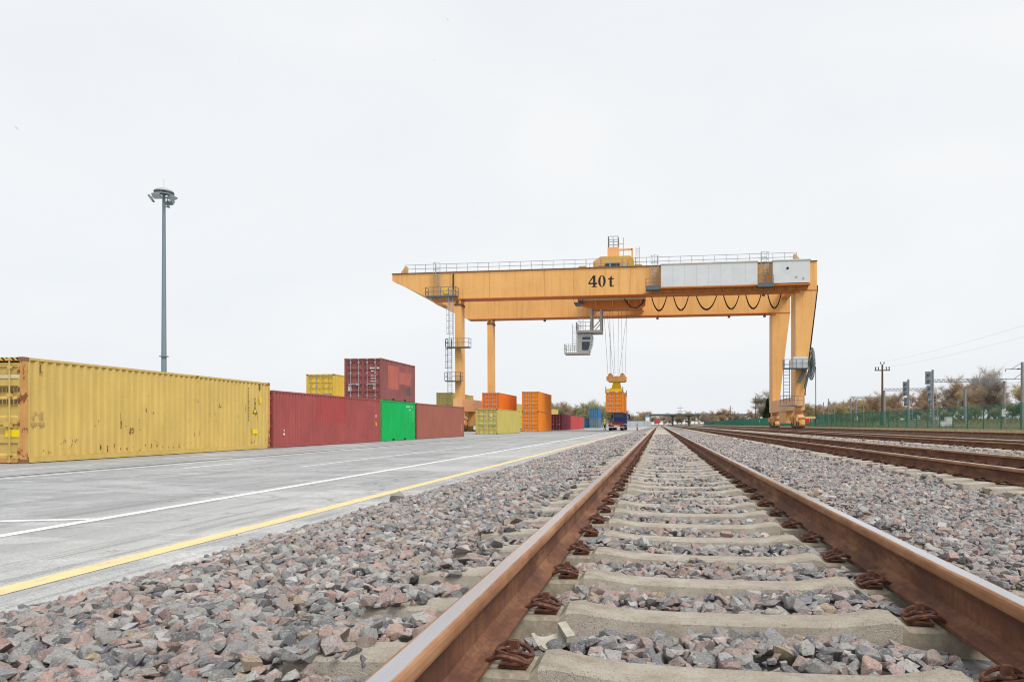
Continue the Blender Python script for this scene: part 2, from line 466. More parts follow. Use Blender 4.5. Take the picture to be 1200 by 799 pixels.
# ------------------------------------------------------------------ mesh helpers
class B:
    """collects shapes; build() links them as one mesh object"""
    def __init__(self):
        self.v, self.f, self.m = [], [], []
    def add(self, vs, fs, m=0):
        o = len(self.v)
        self.v.extend(tuple(p) for p in vs)
        for f in fs:
            self.f.append(tuple(i + o for i in f)); self.m.append(m)
        return self
    def box(self, x0, x1, y0, y1, z0, z1, m=0):
        vs = [(x0, y0, z0), (x1, y0, z0), (x1, y1, z0), (x0, y1, z0), (x0, y0, z1), (x1, y0, z1), (x1, y1, z1), (x0, y1, z1)]
        fs = [(0, 3, 2, 1), (4, 5, 6, 7), (0, 1, 5, 4), (1, 2, 6, 5), (2, 3, 7, 6), (3, 0, 4, 7)]
        return self.add(vs, fs, m)
    def prism(self, poly, axis, a, b, m=0):
        """poly: 2D points; axis 'y': (x,z), 'x': (y,z), 'z': (x,y)"""
        n = len(poly)
        def P(p, t):
            return {'y': (p[0], t, p[1]), 'x': (t, p[0], p[1]), 'z': (p[0], p[1], t)}[axis]
        vs = [P(p, a) for p in poly] + [P(p, b) for p in poly]
        fs = [tuple(range(n)), tuple(range(2 * n - 1, n - 1, -1))]
        fs += [(i, i + n, (i + 1) % n + n, (i + 1) % n) for i in range(n)]
        return self.add(vs, fs, m)
    def tube(self, pts, r, n=6, m=0, cap=True, r2=None):
        pts = [Vector(p) for p in pts]
        k = len(pts)
        vs, fs = [], []
        up = None
        for i, p in enumerate(pts):
            t = (pts[min(i + 1, k - 1)] - pts[max(i - 1, 0)])
            t = t.normalized() if t.length > 1e-9 else Vector((0, 0, 1))
            if up is None:
                ref = Vector((0, 0, 1)) if abs(t.z) < 0.9 else Vector((1, 0, 0))
                u = t.cross(ref).normalized()
            else:
                u = (up - t * up.dot(t)).normalized()
            up = u
            w = t.cross(u)
            rr = r if r2 is None else r + (r2 - r) * i / max(1, k - 1)
            for j in range(n):
                an = 2 * math.pi * (j + 0.5) / n
                vs.append(p + u * math.cos(an) * rr + w * math.sin(an) * rr)
        for i in range(k - 1):
            for j in range(n):
                fs.append((i * n + j, i * n + (j + 1) % n, (i + 1) * n + (j + 1) % n, (i + 1) * n + j))
        if cap:
            fs.append(tuple(range(n - 1, -1, -1)))
            fs.append(tuple((k - 1) * n + j for j in range(n)))
        return self.add(vs, fs, m)
    def bar(self, a, b, w, m=0):
        return self.tube([a, b], w * 0.7071, 4, m)
    def railing(self, pts, h=1.1, step=1.5, w=0.05, m=0, mids=1):
        for a, b in zip(pts[:-1], pts[1:]):
            a, b = Vector(a), Vector(b)
            n = max(1, round((b - a).length / step))
            for i in range(n + 1):
                p = a.lerp(b, i / n)
                self.bar(p, p + Vector((0, 0, h)), w, m)
            for q in range(mids + 1):
                dz = Vector((0, 0, h * (q + 1) / (mids + 1)))
                self.bar(a + dz, b + dz, w, m)
        return self
    def ladder(self, base, top, wdir, w=0.5, rung=0.35, t=0.045, m=0, cage=0.0, cdir=None):
        base, top, wd = Vector(base), Vector(top), Vector(wdir).normalized() * w / 2
        self.bar(base - wd, top - wd, t, m); self.bar(base + wd, top + wd, t, m)
        L = (top - base).length
        for i in range(1, int(L / rung)):
            p = base.lerp(top, i * rung / L)
            self.bar(p - wd, p + wd, t * 0.7, m)
        if cage:
            cd = Vector(cdir).normalized() * cage
            for i in range(2, int(L / 0.9) + 1):
                p = base.lerp(top, min(1, i * 0.9 / L))
                self.tube([p - wd, p - wd * 1.4 + cd * 0.6, p + cd, p + wd * 1.4 + cd * 0.6, p + wd], t * 0.5, 4, m)
            for off in (-1.4 * wd + cd * 0.6, cd, 1.4 * wd + cd * 0.6):
                self.bar(base.lerp(top, min(1, 1.8 / L)) + off, top + off, t * 0.7, m)
        return self
    def mesh(self, name, nm=1):
        me = bpy.data.meshes.new(name)
        me.from_pydata(self.v, [], self.f)
        if any(self.m):
            me.polygons.foreach_set('material_index', self.m)
        me.update()
        return me
    def build(self, name, mats, parent=None, smooth=False):
        if not isinstance(mats, (list, tuple)):
            mats = [mats]
        me = self.mesh(name)
        for k in mats:
            me.materials.append(MAT[k] if isinstance(k, str) else k)
        bm = bmesh.new(); bm.from_mesh(me)
        bmesh.ops.recalc_face_normals(bm, faces=bm.faces)
        bm.to_mesh(me); bm.free()
        if smooth:
            me.shade_smooth()
            me.set_sharp_from_angle(angle=R(40))
        return link(name, me, parent)

def link(name, me, parent=None, loc=None, rot=None):
    o = bpy.data.objects.new(name, me)
    COL.objects.link(o)
    if parent is not None:
        o.parent = parent
    if loc is not None:
        o.location = loc
    if rot is not None:
        o.rotation_euler = rot
    return o

def tag(o, label, cat, group=None):
    o['label'] = label; o['category'] = cat
    if group:
        o['group'] = group
    return o

def thing(name, label, cat, loc=(0, 0, 0), rz=0.0, group=None):
    o = link(name, None, None, loc, (0, 0, rz))
    o.empty_display_size = 0.3
    return tag(o, label, cat, group)

def struct(o):
    o['kind'] = 'structure'
    return o

def stuff(o):
    o['kind'] = 'stuff'
    return o

def copy_tree(o, parent=None):
    c = o.copy()
    COL.objects.link(c)
    if parent is not None:
        c.parent = parent
    for ch in list(o.children):
        copy_tree(ch, c)
    return c

def catmull(P, n=4):
    P = [Vector(p) for p in P]
    Q = [2 * P[0] - P[1]] + P + [2 * P[-1] - P[-2]]
    out = []
    for i in range(1, len(Q) - 2):
        for k in range(n):
            t = k / n
            p0, p1, p2, p3 = Q[i - 1], Q[i], Q[i + 1], Q[i + 2]
            out.append(0.5 * ((2 * p1) + (p2 - p0) * t + (2 * p0 - 5 * p1 + 4 * p2 - p3) * t * t + (3 * p1 - p0 - 3 * p2 + p3) * t ** 3))
    out.append(P[-1])
    return out

# ================================================================== THE SETTING
TRACKS = [0.242, 4.885, 10.35]     # track centre lines
GAUGE = 0.795                      # half distance between rail centres
RAILTOP = 0.56
BED = 0.316
PITCH = 0.60

def bed_z(x):
    return float(np.interp(x, [-3.62, -3.3, -2.35, -1.7, 1.7, 2.3, 19.6, 20.2], [0.0, 0.055, 0.30, BED, BED, BED - 0.018, BED - 0.018, 0.40]))

# ground: one sheet to the horizon, rising to the right beyond the fence
gx = [-4000, -600, -160, -125, -3.4, -3.3, 19.4, 19.6, 22, 24, 27, 30, 36, 58, 64, 75, 200, 800, 4000]
gz = [-0.08, -0.08, -0.08, -0.08, -0.08, -0.08, -0.08, 0.36, 0.47, 0.58, 0.66, 0.76, 0.95, 1.0, 1.5, 2.1, 2.6, 3, 3]
gy = [-300, -60, 0, 60, 150, 300, 500, 900, 2000, 5000]
b = B()
vs_ = [(x, y, z) for y in gy for x, z in zip(gx, gz)]
n = len(gx)
fs_ = [(j * n + i, j * n + i + 1, (j + 1) * n + i + 1, (j + 1) * n + i) for j in range(len(gy) - 1) for i in range(n - 1)]
b.add(vs_, fs_)
struct(b.build('ground', 'ground'))

pave = B().box(-124, -3.42, -40, 420, -0.3, 0.0).build('pavement', 'pave')
struct(pave)
def marking(name, poly, mat, z=0.004):
    bb = B()
    bb.add([(x, y, z) for x, y in poly], [tuple(range(len(poly)))])
    return bb.build(name, mat, pave)
def strip(name, x, w, y0, y1, mat, z=0.004):
    return marking(name, [(x - w / 2, y0), (x + w / 2, y0), (x + w / 2, y1), (x - w / 2, y1)], mat, z)
strip('yellow_edge_line', -4.17, 0.2, -20, 400, 'line_yellow')
strip('white_lane_line', -6.24, 0.15, -20, 400, 'line_white')
strip('white_lane_line', -12.75, 0.13, -20, 400, 'line_white_faded')
strip('drain_slot', -13.2, 0.10, -20, 400, 'black', 0.003)
strip('white_bay_line', -14.9, 0.10, 13.5, 16.4, 'line_white_faded')
strip('white_bay_line', -11.4, 0.16, 15.6, 17.6, 'line_white_faded')
strip('white_bay_line', -8.9, 0.12, 16.5, 33.0, 'line_white_faded')
strip('white_bay_line', -15.3, 0.12, 20.0, 60.0, 'line_white_faded')
marking('white_cross_line', [(-6.33, 7.06), (-6.33, 7.20), (-11.2, 5.46), (-11.2, 5.32)], 'line_white')
# concrete kerb strip along the edge of the yard
kb = B().box(-3.9, -3.40, -40, 420, -0.25, 0.018).build('kerb_strip', 'pave')
struct(kb)

# ballast bed
bx_ = [-3.62, -3.3, -2.35, -1.7, -1.2, 1.7, 3.3, 6.4, 8.7, 12.0, 15, 17.5, 19.6, 20.2]
by_ = list(np.linspace(-6, 60, 34)) + [90, 140, 220, 340, 420]
vs_ = [(x, y, bed_z(x) - 0.03 * (x > -3.5)) for y in by_ for x in bx_]
n = len(bx_)
b = B()
b.add(vs_, [(j * n + i, j * n + i + 1, (j + 1) * n + i + 1, (j + 1) * n + i) for j in range(len(by_) - 1) for i in range(n - 1)])
bed = struct(b.build('ballast_bed', 'bed'))

# ------------------------------------------------------------------ railway tracks
def rail_mesh(y0, y1):
    half = [(0.075, 0.0), (0.075, 0.011), (0.030, 0.028), (0.0125, 0.042), (0.0095, 0.075), (0.0095, 0.108), (0.0135, 0.130),
            (0.036, 0.141), (0.0378, 0.150), (0.0370, 0.166), (0.0335, 0.1745), (0.0265, 0.1790), (0.021, 0.1800)]
    prof = half + [(-x, z) for x, z in reversed(half)]
    n = len(prof)
    bb = B()
    ys = [y0, y0 + (y1 - y0) * 0.05, y0 + (y1 - y0) * 0.25, y1]
    vs = [(x, y, z) for y in ys for x, z in prof]
    bb.v = vs
    for j in range(len(ys) - 1):
        for i in range(n):
            k = (i + 1) % n
            bb.f.append((j * n + i, j * n + k, (j + 1) * n + k, (j + 1) * n + i))
            zt = (prof[i][1] + prof[k][1]) / 2
            bb.m.append(1 if zt > 0.143 else 0)
    bb.f.append(tuple(range(n))); bb.m.append(0)
    bb.f.append(tuple((len(ys) - 1) * n + i for i in range(n - 1, -1, -1))); bb.m.append(0)
    return bb

def sleeper_mesh():
    # stations across the track: x, top height, half width top
    st = [(-1.35, 0.370, 0.076), (-1.30, 0.380, 0.080), (-1.05, 0.392, 0.084), (-1.005, 0.390, 0.084), (-0.985, 0.368, 0.090), (-0.605, 0.368, 0.090),
          (-0.580, 0.392, 0.083), (-0.54, 0.397, 0.081), (-0.46, 0.384, 0.075), (-0.36, 0.371, 0.071), (-0.2, 0.367, 0.070), (0, 0.366, 0.070)]
    st = st + [(-x, z, w) for x, z, w in reversed(st[:-1])]
    bb = B()
    rings = []
    for i, (x, z, w) in enumerate(st):
        c = 0.011
        rings.append([(x, -w - 0.035, 0.21), (x, -w - 0.009, z - 0.07), (x, -w, z - c), (x, -w + c, z),
                      (x, w - c, z), (x, w, z - c), (x, w + 0.009, z - 0.07), (x, w + 0.035, 0.21)])
    k = 8
    bb.v = [p for r in rings for p in r]
    for i in range(len(rings) - 1):
        for j in range(k - 1):
            bb.f.append((i * k + j, i * k + j + 1, (i + 1) * k + j + 1, (i + 1) * k + j)); bb.m.append(1 if 0.59 < abs(st[i][0] + st[i + 1][0]) / 2 < 0.99 else 0)
    bb.f.append(tuple(range(k))); bb.m.append(0)
    bb.f.append(tuple((len(rings) - 1) * k + j for j in range(k - 1, -1, -1))); bb.m.append(0)
    return bb

def clip_part():
    """spring clamp with its screw; local +x points away from the rail, origin under the screw on the sleeper seat"""
    half = [(-0.074, 0.078, 0.026), (-0.050, 0.085, 0.038), (-0.020, 0.086, 0.044), (0.020, 0.080, 0.036), (0.047, 0.062, 0.022),
            (0.048, 0.038, 0.018), (0.020, 0.026, 0.026), (-0.020, 0.027, 0.034), (-0.048, 0.022, 0.038), (-0.058, 0.0, 0.039)]
    full = half + [(x, -y, z) for x, y, z in reversed(half[:-1])]
    bb = B()
    bb.tube(catmull(full, 3), 0.0085, 6)
    # guide plate under the clamp
    bb.prism([(-0.040, 0.004), (0.055, 0.004), (0.060, 0.016), (0.030, 0.012), (-0.038, 0.014)], 'y', -0.062, 0.062)
    # screw: washer, collar and tapered square head
    bb.tube([(0, 0, 0.012), (0, 0, 0.036)], 0.012, 8)
    bb.tube([(0, 0, 0.036), (0, 0, 0.043)], 0.027, 10)
    bb.tube([(0, 0, 0.043), (0, 0, 0.049)], 0.024, 10, r2=0.018)
    bb.tube([(0, 0, 0.048), (0, 0, 0.074)], 0.0225, 4, r2=0.018)
    return bb

def clip_low():
    bb = B()
    bb.prism([(-0.088, 0.02), (-0.05, 0.045), (0.03, 0.045), (0.055, 0.015)], 'y', -0.085, -0.025)
    bb.prism([(-0.088, 0.02), (-0.05, 0.045), (0.03, 0.045), (0.055, 0.015)], 'y', 0.025, 0.085)
    bb.prism([(-0.02, 0.02), (-0.02, 0.075), (0.02, 0.075), (0.02, 0.02)], 'y', -0.02, 0.02)
    return bb

_tmp = sleeper_mesh().build('sleeper', ['sleeper', 'pad'], smooth=True); _tmp.data.set_sharp_from_angle(angle=R(17)); SLEEPER_ME = _tmp.data; bpy.data.objects.remove(_tmp)
_tmp = clip_part().build('rail_clip', 'clip', smooth=True); CLIP_ME = _tmp.data; bpy.data.objects.remove(_tmp)
SEAT = 0.368
CLIPS = [(GAUGE - 0.130, math.pi), (GAUGE + 0.130, 0.0), (-GAUGE + 0.130, 0.0), (-GAUGE - 0.130, math.pi)]
Y_FIRST = 2.02
SLEEPER_Y = {}

def track(cx, k0, k1, kclip, y1, label):
    t = thing('railway_track', label, 'railway track', (cx, 0, 0))
    rm = None
    for s in (-1, 1):
        if rm is None:
            o = rail_mesh(-5, y1).build('rail', ['rust_rail', 'rust_head'], t, smooth=False)
            rm = o.data
        else:
            o = link('rail', rm, t)
        o.location = (s * GAUGE, 0, RAILTOP - 0.18)
    off = 0.0 if cx < 1 else rng.uniform(0, 0.5)
    ys = []
    for k in range(k0, k1):
        y = Y_FIRST + off + k * PITCH + rng.normal(0, 0.006)
        ys.append(y)
        so = link('sleeper', SLEEPER_ME, t, (rng.normal(0, 0.008), y, rng.normal(0, 0.003) - 0.002), (0, rng.normal(0, 0.003), rng.normal(0, 0.008)))
        if k < kclip:
            for x, rz in CLIPS:
                link('rail_clip', CLIP_ME, so, (x, rng.normal(0, 0.004), SEAT), (0, 0, rz + rng.normal(0, 0.05))).scale = (0.88, 0.80, 0.95)
    # the sleepers and clips too far off to tell apart
    far = B(); fc = B()
    sv = [tuple(v.co) for v in SLEEPER_ME.vertices]; sf = [tuple(p.vertices) for p in SLEEPER_ME.polygons]
    cl = clip_low()
    k = k1
    y = Y_FIRST + off + k1 * PITCH
    while y < min(y1, 150):
        far.add([(p[0], p[1] + y, p[2]) for p in sv], sf)
        y += PITCH
    y = Y_FIRST + off + kclip * PITCH
    while y < min(y1, 110):
        for x, rz in CLIPS:
            sx = 1 if rz == 0 else -1
            fc.add([(x + sx * p[0], y + p[1], SEAT + p[2]) for p in cl.v], cl.f)
        y += PITCH
    stuff(far.build('distant_sleepers', 'sleeper', t))
    stuff(fc.build('distant_rail_clips', 'clip', t))
    SLEEPER_Y[cx] = (ys, Y_FIRST + off)
    return t

track(TRACKS[0], -3, 48, 34, 335, 'rusty railway track running straight away from the foreground beside the yard')
track(TRACKS[1], 6, 66, 46, 400, 'rusty railway track right of the foreground track, second from the yard')
track(TRACKS[2], 18, 70, 52, 400, 'rusty railway track farthest right, just before the crane rail')

# crane runway rail beside the fence, on a concrete beam
cr = thing('crane_rail', 'rusty crane runway rail on a low concrete beam under the right crane legs', 'crane rail', (18.55, 0, 0))
rr = rail_mesh(-5, 300).build('rail', ['rust_rail', 'rust_head'], cr); rr.location = (0, 0, 0.45)
B().box(-0.28, 0.28, -5, 300, 0.0, 0.449).build('beam', plain('rust_stained_concrete', (0.20, 0.13, 0.09), 0.9, 0, 0.3, 3), cr)
cr = thing('crane_rail', 'crane runway rail flush in the yard under the left crane legs', 'crane rail', (-28.3, 0, 0))
rr = rail_mesh(-5, 300).build('rail', ['rust_rail', 'rust_head'], cr); rr.location = (0, 0, 0.02)

# ------------------------------------------------------------------ ballast stones
def stone_shapes(nv):
    out = []
    for i in range(nv):
        bm = bmesh.new()
        npt = random.choice((12, 13, 14, 16, 18))
        ax = np.array([1.0, rng.uniform(0.6, 0.95), rng.uniform(0.36, 0.64)])
        P = rng.normal(size=(npt, 3)); P /= np.linalg.norm(P, axis=1)[:, None]
        P = np.sign(P) * np.abs(P) ** 0.62           # blocky, flat-faced
        P *= (0.52 * ax) * rng.uniform(0.88, 1.06, (npt, 1))
        for p in P:
            bm.verts.new(p)
        r = bmesh.ops.convex_hull(bm, input=bm.verts)
        bmesh.ops.delete(bm, geom=[g for g in r['geom_interior'] if isinstance(g, bmesh.types.BMVert)], context='VERTS')
        bmesh.ops.triangulate(bm, faces=bm.faces)
        bmesh.ops.recalc_face_normals(bm, faces=bm.faces)
        bm.verts.ensure_lookup_table(); bm.verts.index_update()
        V = np.array([v.co[:] for v in bm.verts]); F = np.array([[v.index for v in f.verts] for f in bm.faces])
        bm.free()
        out.append((V, F))
    return out
SHAPES = stone_shapes(28)

PAL = np.array([(0.145, 0.152, 0.166), (0.215, 0.218, 0.224), (0.300, 0.298, 0.295), (0.400, 0.388, 0.375), (0.345, 0.265, 0.235),
                (0.375, 0.245, 0.205), (0.285, 0.200, 0.180), (0.085, 0.095, 0.110), (0.330, 0.255, 0.160), (0.46, 0.40, 0.37)])
PW = np.array([0.11, 0.16, 0.17, 0.15, 0.16, 0.08, 0.09, 0.045, 0.012, 0.03]); PW = PW / PW.sum()

def bedz_np(x):
    return np.interp(x, [-3.62, -3.3, -2.35, -1.7, 1.7, 2.3, 19.6, 20.2], [0.0, 0.055, 0.30, BED, BED, BED - 0.018, BED - 0.018, 0.40])

def scatter(y0, y1, step, xlo=-3.62, xhi=19.0, layers=1):
    ny = int((y1 - y0) / step)
    out = []
    for L in range(layers):
        for j in range(ny):
            y = y0 + (j + 0.5) * step
            a = max(xlo, -1.10 * y - 0.8); c = min(xhi, 0.52 * y + 1.0)
            if c <= a:
                continue
            m = int((c - a) / step)
            xs = a + (np.arange(m) + 0.5) * step + rng.uniform(-0.45, 0.45, m) * step
            out.append(np.stack([xs, y + rng.uniform(-0.45, 0.45, m) * step, np.full(m, L)], 1))
    return np.concatenate(out)

def place(P, size_lo, size_hi):
    """keep stones off rails and sleepers; return positions, sizes"""
    x, y = P[:, 0], P[:, 1]
    keep = np.ones(len(P), bool)
    size = rng.uniform(0, 1, len(P)) ** 1.5 * (size_hi - size_lo) + size_lo
    onsl = np.zeros(len(P), bool)
    for cx in TRACKS:
        dx = np.abs(x - cx)
        keep &= ~(np.abs(dx - GAUGE) < 0.082 + size * 0.22)
        ph = (y - SLEEPER_Y[cx][1]) / PITCH
        dy = np.abs(ph - np.round(ph)) * PITCH
        hit = (dx < 1.36) & (dy < 0.085 + size * 0.24)
        end = (dx > 1.0) & hit & (rng.uniform(0, 1, len(P)) < (np.clip((dx - 1.04) / 0.22, 0, 0.9) if cx < 1 else np.clip((dx - 1.16) / 0.34, 0, 0.6)))
        keep &= ~(hit & ~end)
        onsl |= end
        # leave the space by the rail seat a little lower / emptier
        keep &= ~((np.abs(dx - GAUGE) < 0.15) & (rng.uniform(0, 1, len(P)) < 0.08))
    keep &= ~(np.abs(x - 18.55) < 0.5)
    # ragged edge towards the yard
    keep &= ~((x < -3.42) & (rng.uniform(0, 1, len(P)) < np.interp(x, [-3.9, -3.62, -3.42], [0.999, 0.985, 0.35])))
    size = np.where(x < -3.55, size * 0.7, size)
    z = bedz_np(x) + rng.uniform(-0.014, 0.012, len(P)) + np.where(onsl, 0.06, 0.0)
    for cx in TRACKS:   # heaped against the sleepers, hollow near the rails
        dx = np.abs(x - cx)
        ph = (y - SLEEPER_Y[cx][1]) / PITCH
        mid = np.abs(ph - np.round(ph)) * 2          # 0 on a sleeper, 1 half way between two
        z += np.where(dx < 1.25, 0.008 + 0.026 * np.clip(mid * 1.6 - 0.6, 0, 1) - 0.045 * np.exp(-((dx - GAUGE) / 0.15) ** 2), 0.0)
    z += 0.022 * np.sin(x * 2.3 + y * 0.7) * np.sin(y * 1.7 - x) + 0.012 * np.sin(x * 6.1) * np.sin(y * 5.3 + 1)
    Q = np.stack([x, y, z + size * 0.10], 1)
    return Q[keep], size[keep]

def rotmats(nn, tilt):
    rz = rng.uniform(0, 2 * np.pi, nn); ax = rng.normal(0, tilt, nn); ay = rng.normal(0, tilt, nn)
    cz, sz, cx, sx, cy, sy = np.cos(rz), np.sin(rz), np.cos(ax), np.sin(ax), np.cos(ay), np.sin(ay)
    I, O = np.ones(nn), np.zeros(nn)
    Rz = np.stack([cz, -sz, O, sz, cz, O, O, O, I], 1).reshape(-1, 3, 3)
    Rx = np.stack([I, O, O, O, cx, -sx, O, sx, cx], 1).reshape(-1, 3, 3)
    Ry = np.stack([cy, O, sy, O, I, O, -sy, O, cy], 1).reshape(-1, 3, 3)
    return Rx @ Ry @ Rz

def colours(nn):
    c = PAL[rng.choice(len(PAL), nn, p=PW)] * rng.uniform(0.85, 1.38, (nn, 1))
    c = c * 0.82 + np.array([0.300, 0.272, 0.252]) * 0.18          # a coat of pale dust
    return np.clip(c + rng.normal(0, 0.004, (nn, 3)), 0.02, 0.7)

def fast_mesh(name, V, F, C):
    me = bpy.data.meshes.new(name)
    me.vertices.add(len(V)); me.vertices.foreach_set('co', V.astype(np.float32).ravel())
    me.loops.add(F.size); me.loops.foreach_set('vertex_index', F.astype(np.int32).ravel())
    me.polygons.add(len(F))
    me.polygons.foreach_set('loop_start', np.arange(0, F.size, 3, dtype=np.int32))
    me.update(calc_edges=True)
    at = me.color_attributes.new('col', 'FLOAT_COLOR', 'POINT')
    at.data.foreach_set('color', np.concatenate([C, np.ones((len(C), 1))], 1).astype(np.float32).ravel())
    me.materials.append(MAT['stone'])
    me.shade_flat()
    me.validate()
    return me

def merge(Q, size, tilt=0.36):
    var = rng.integers(0, len(SHAPES), len(Q))
    Rm = rotmats(len(Q), tilt); C = colours(len(Q))
    VV, FF, CC, o = [], [], [], 0
    for k, (V, F) in enumerate(SHAPES):
        idx = np.nonzero(var == k)[0]
        if not len(idx):
            continue
        W = np.einsum('nij,vj->nvi', Rm[idx], V) * size[idx][:, None, None] + Q[idx][:, None, :]
        VV.append(W.reshape(-1, 3))
        FF.append((F[None] + (np.arange(len(idx)) * len(V))[:, None, None] + o).reshape(-1, 3))
        CC.append(np.repeat(C[idx], len(V), axis=0))
        o += len(idx) * len(V)
    return np.concatenate(VV), np.concatenate(FF), np.concatenate(CC)

P1 = scatter(1.0, 7.0, 0.0355, xlo=-4.1)
Q1, S1 = place(P1, 0.030, 0.092)
# the stones that show largest become objects of their own
th = R(8.0)
dep = -Q1[:, 0] * math.sin(th) + Q1[:, 1] * math.cos(th)
lat = Q1[:, 0] * math.cos(th) + Q1[:, 1] * math.sin(th)
u = lat / np.maximum(dep, 0.1) * 825 + 656
vv = 497 + (CZ - Q1[:, 2]) / np.maximum(dep, 0.1) * 825
score = np.where((dep > 0.5) & (u > 5) & (u < 1195) & (vv < 790), S1 / np.maximum(dep, 0.3), 0)
score = np.where(Q1[:, 2] > bedz_np(Q1[:, 0]) - 0.02, score, 0)
big = np.argsort(-score)[:300]
rest = np.ones(len(Q1), bool); rest[big] = False
stone_meshes = []
for k in range(75):
    V, F = SHAPES[k % len(SHAPES)]
    c = colours(1)
    stone_meshes.append(fast_mesh('stone', V.copy(), F.copy(), np.repeat(c, len(V), 0)))
RM = rotmats(300, 0.36)
for i, k in enumerate(big):
    o = bpy.data.objects.new('stone', stone_meshes[i % 75])
    COL.objects.link(o); o.parent = bed
    o.matrix_local = Matrix.Translation(Vector(Q1[k])) @ Matrix(RM[i].tolist()).to_4x4() @ Matrix.Scale(float(S1[k]), 4)
parts = [merge(Q1[rest], S1[rest])]
for (y0, y1, step, lo, hi) in ((7.0, 14.0, 0.046, 0.045, 0.098), (14.0, 26.0, 0.066, 0.060, 0.108), (26.0, 48.0, 0.115, 0.09, 0.15)):
    Qk, Sk = place(scatter(y0, y1, step, xlo=-3.9, xhi=12.5), lo, hi)
    parts.append(merge(Qk, Sk))
V = np.concatenate([p[0] for p in parts]); C = np.concatenate([p[2] for p in parts])
F, o_ = [], 0
for p in parts:
    F.append(p[1] + o_); o_ += len(p[0])
F = np.concatenate(F)
so = link('ballast_stones', fast_mesh('ballast_stones', V, F, C), bed)
stuff(so)
print('stones tris', len(F))

# broken white plastic guide lying against the left rail, and a larger stone at the edge of the yard
pl = B()
arc = [(0.075 * math.cos(t), 0.0, 0.055 * math.sin(t)) for t in np.linspace(math.pi * 1.02, math.pi * 1.9, 9)]
vo, vi = [], []
for x, _, z in arc:
    vo.append((x, z + 0.055)); vi.append((x * 0.8, z * 0.8 + 0.055))
pl.prism(vo + vi[::-1], 'y', -0.045, 0.045)
pl.box(0.045, 0.082, -0.052, 0.052, 0.036, 0.075)
o = pl.build('plastic_guide', plain('dirty_white_plastic', (0.42, 0.39, 0.33), 0.55, 0, 0.2, 18), smooth=True)
o.location = (-0.35, 2.30, 0.345); o.rotation_euler = (R(18), R(-6), R(28)); o.scale = (0.8, 0.8, 0.62)
tag(o, 'broken white plastic rail guide lying between two sleepers beside the left rail', 'plastic piece')
V, F = max(SHAPES, key=lambda s: np.ptp(s[0][:, 2]))
o = link('boulder', fast_mesh('boulder', V.copy(), F.copy(), np.tile([[0.26, 0.255, 0.24]], (len(V), 1))), None, (-3.20, 8.35, 0.15), (0.1, 0.1, 0.7))
o.scale = (0.23, 0.23, 0.28)
tag(o, 'largest grey stone at the ballast edge beside the yellow line', 'stone')

# ================================================================== SHIPPING CONTAINERS
W_C = 2.438
def one_slot(bb, name, smooth=False):
    me = bb.mesh(name)
    bm = bmesh.new(); bm.from_mesh(me); bmesh.ops.recalc_face_normals(bm, faces=bm.faces); bm.to_mesh(me); bm.free()
    me.materials.append(None)
    return me

def corrugated(u0, u1, pitch, depth):
    """2D profile (u, offset): 0 outside, depth inside"""
    nn = max(2, round((u1 - u0) / pitch)); p = (u1 - u0) / nn
    pts = []
    for i in range(nn):
        a = u0 + i * p
        pts += [(a, 0.0), (a + 0.30 * p, 0.0), (a + 0.48 * p, depth), (a + 0.82 * p, depth)]
    pts.append((u1, 0.0))
    return pts

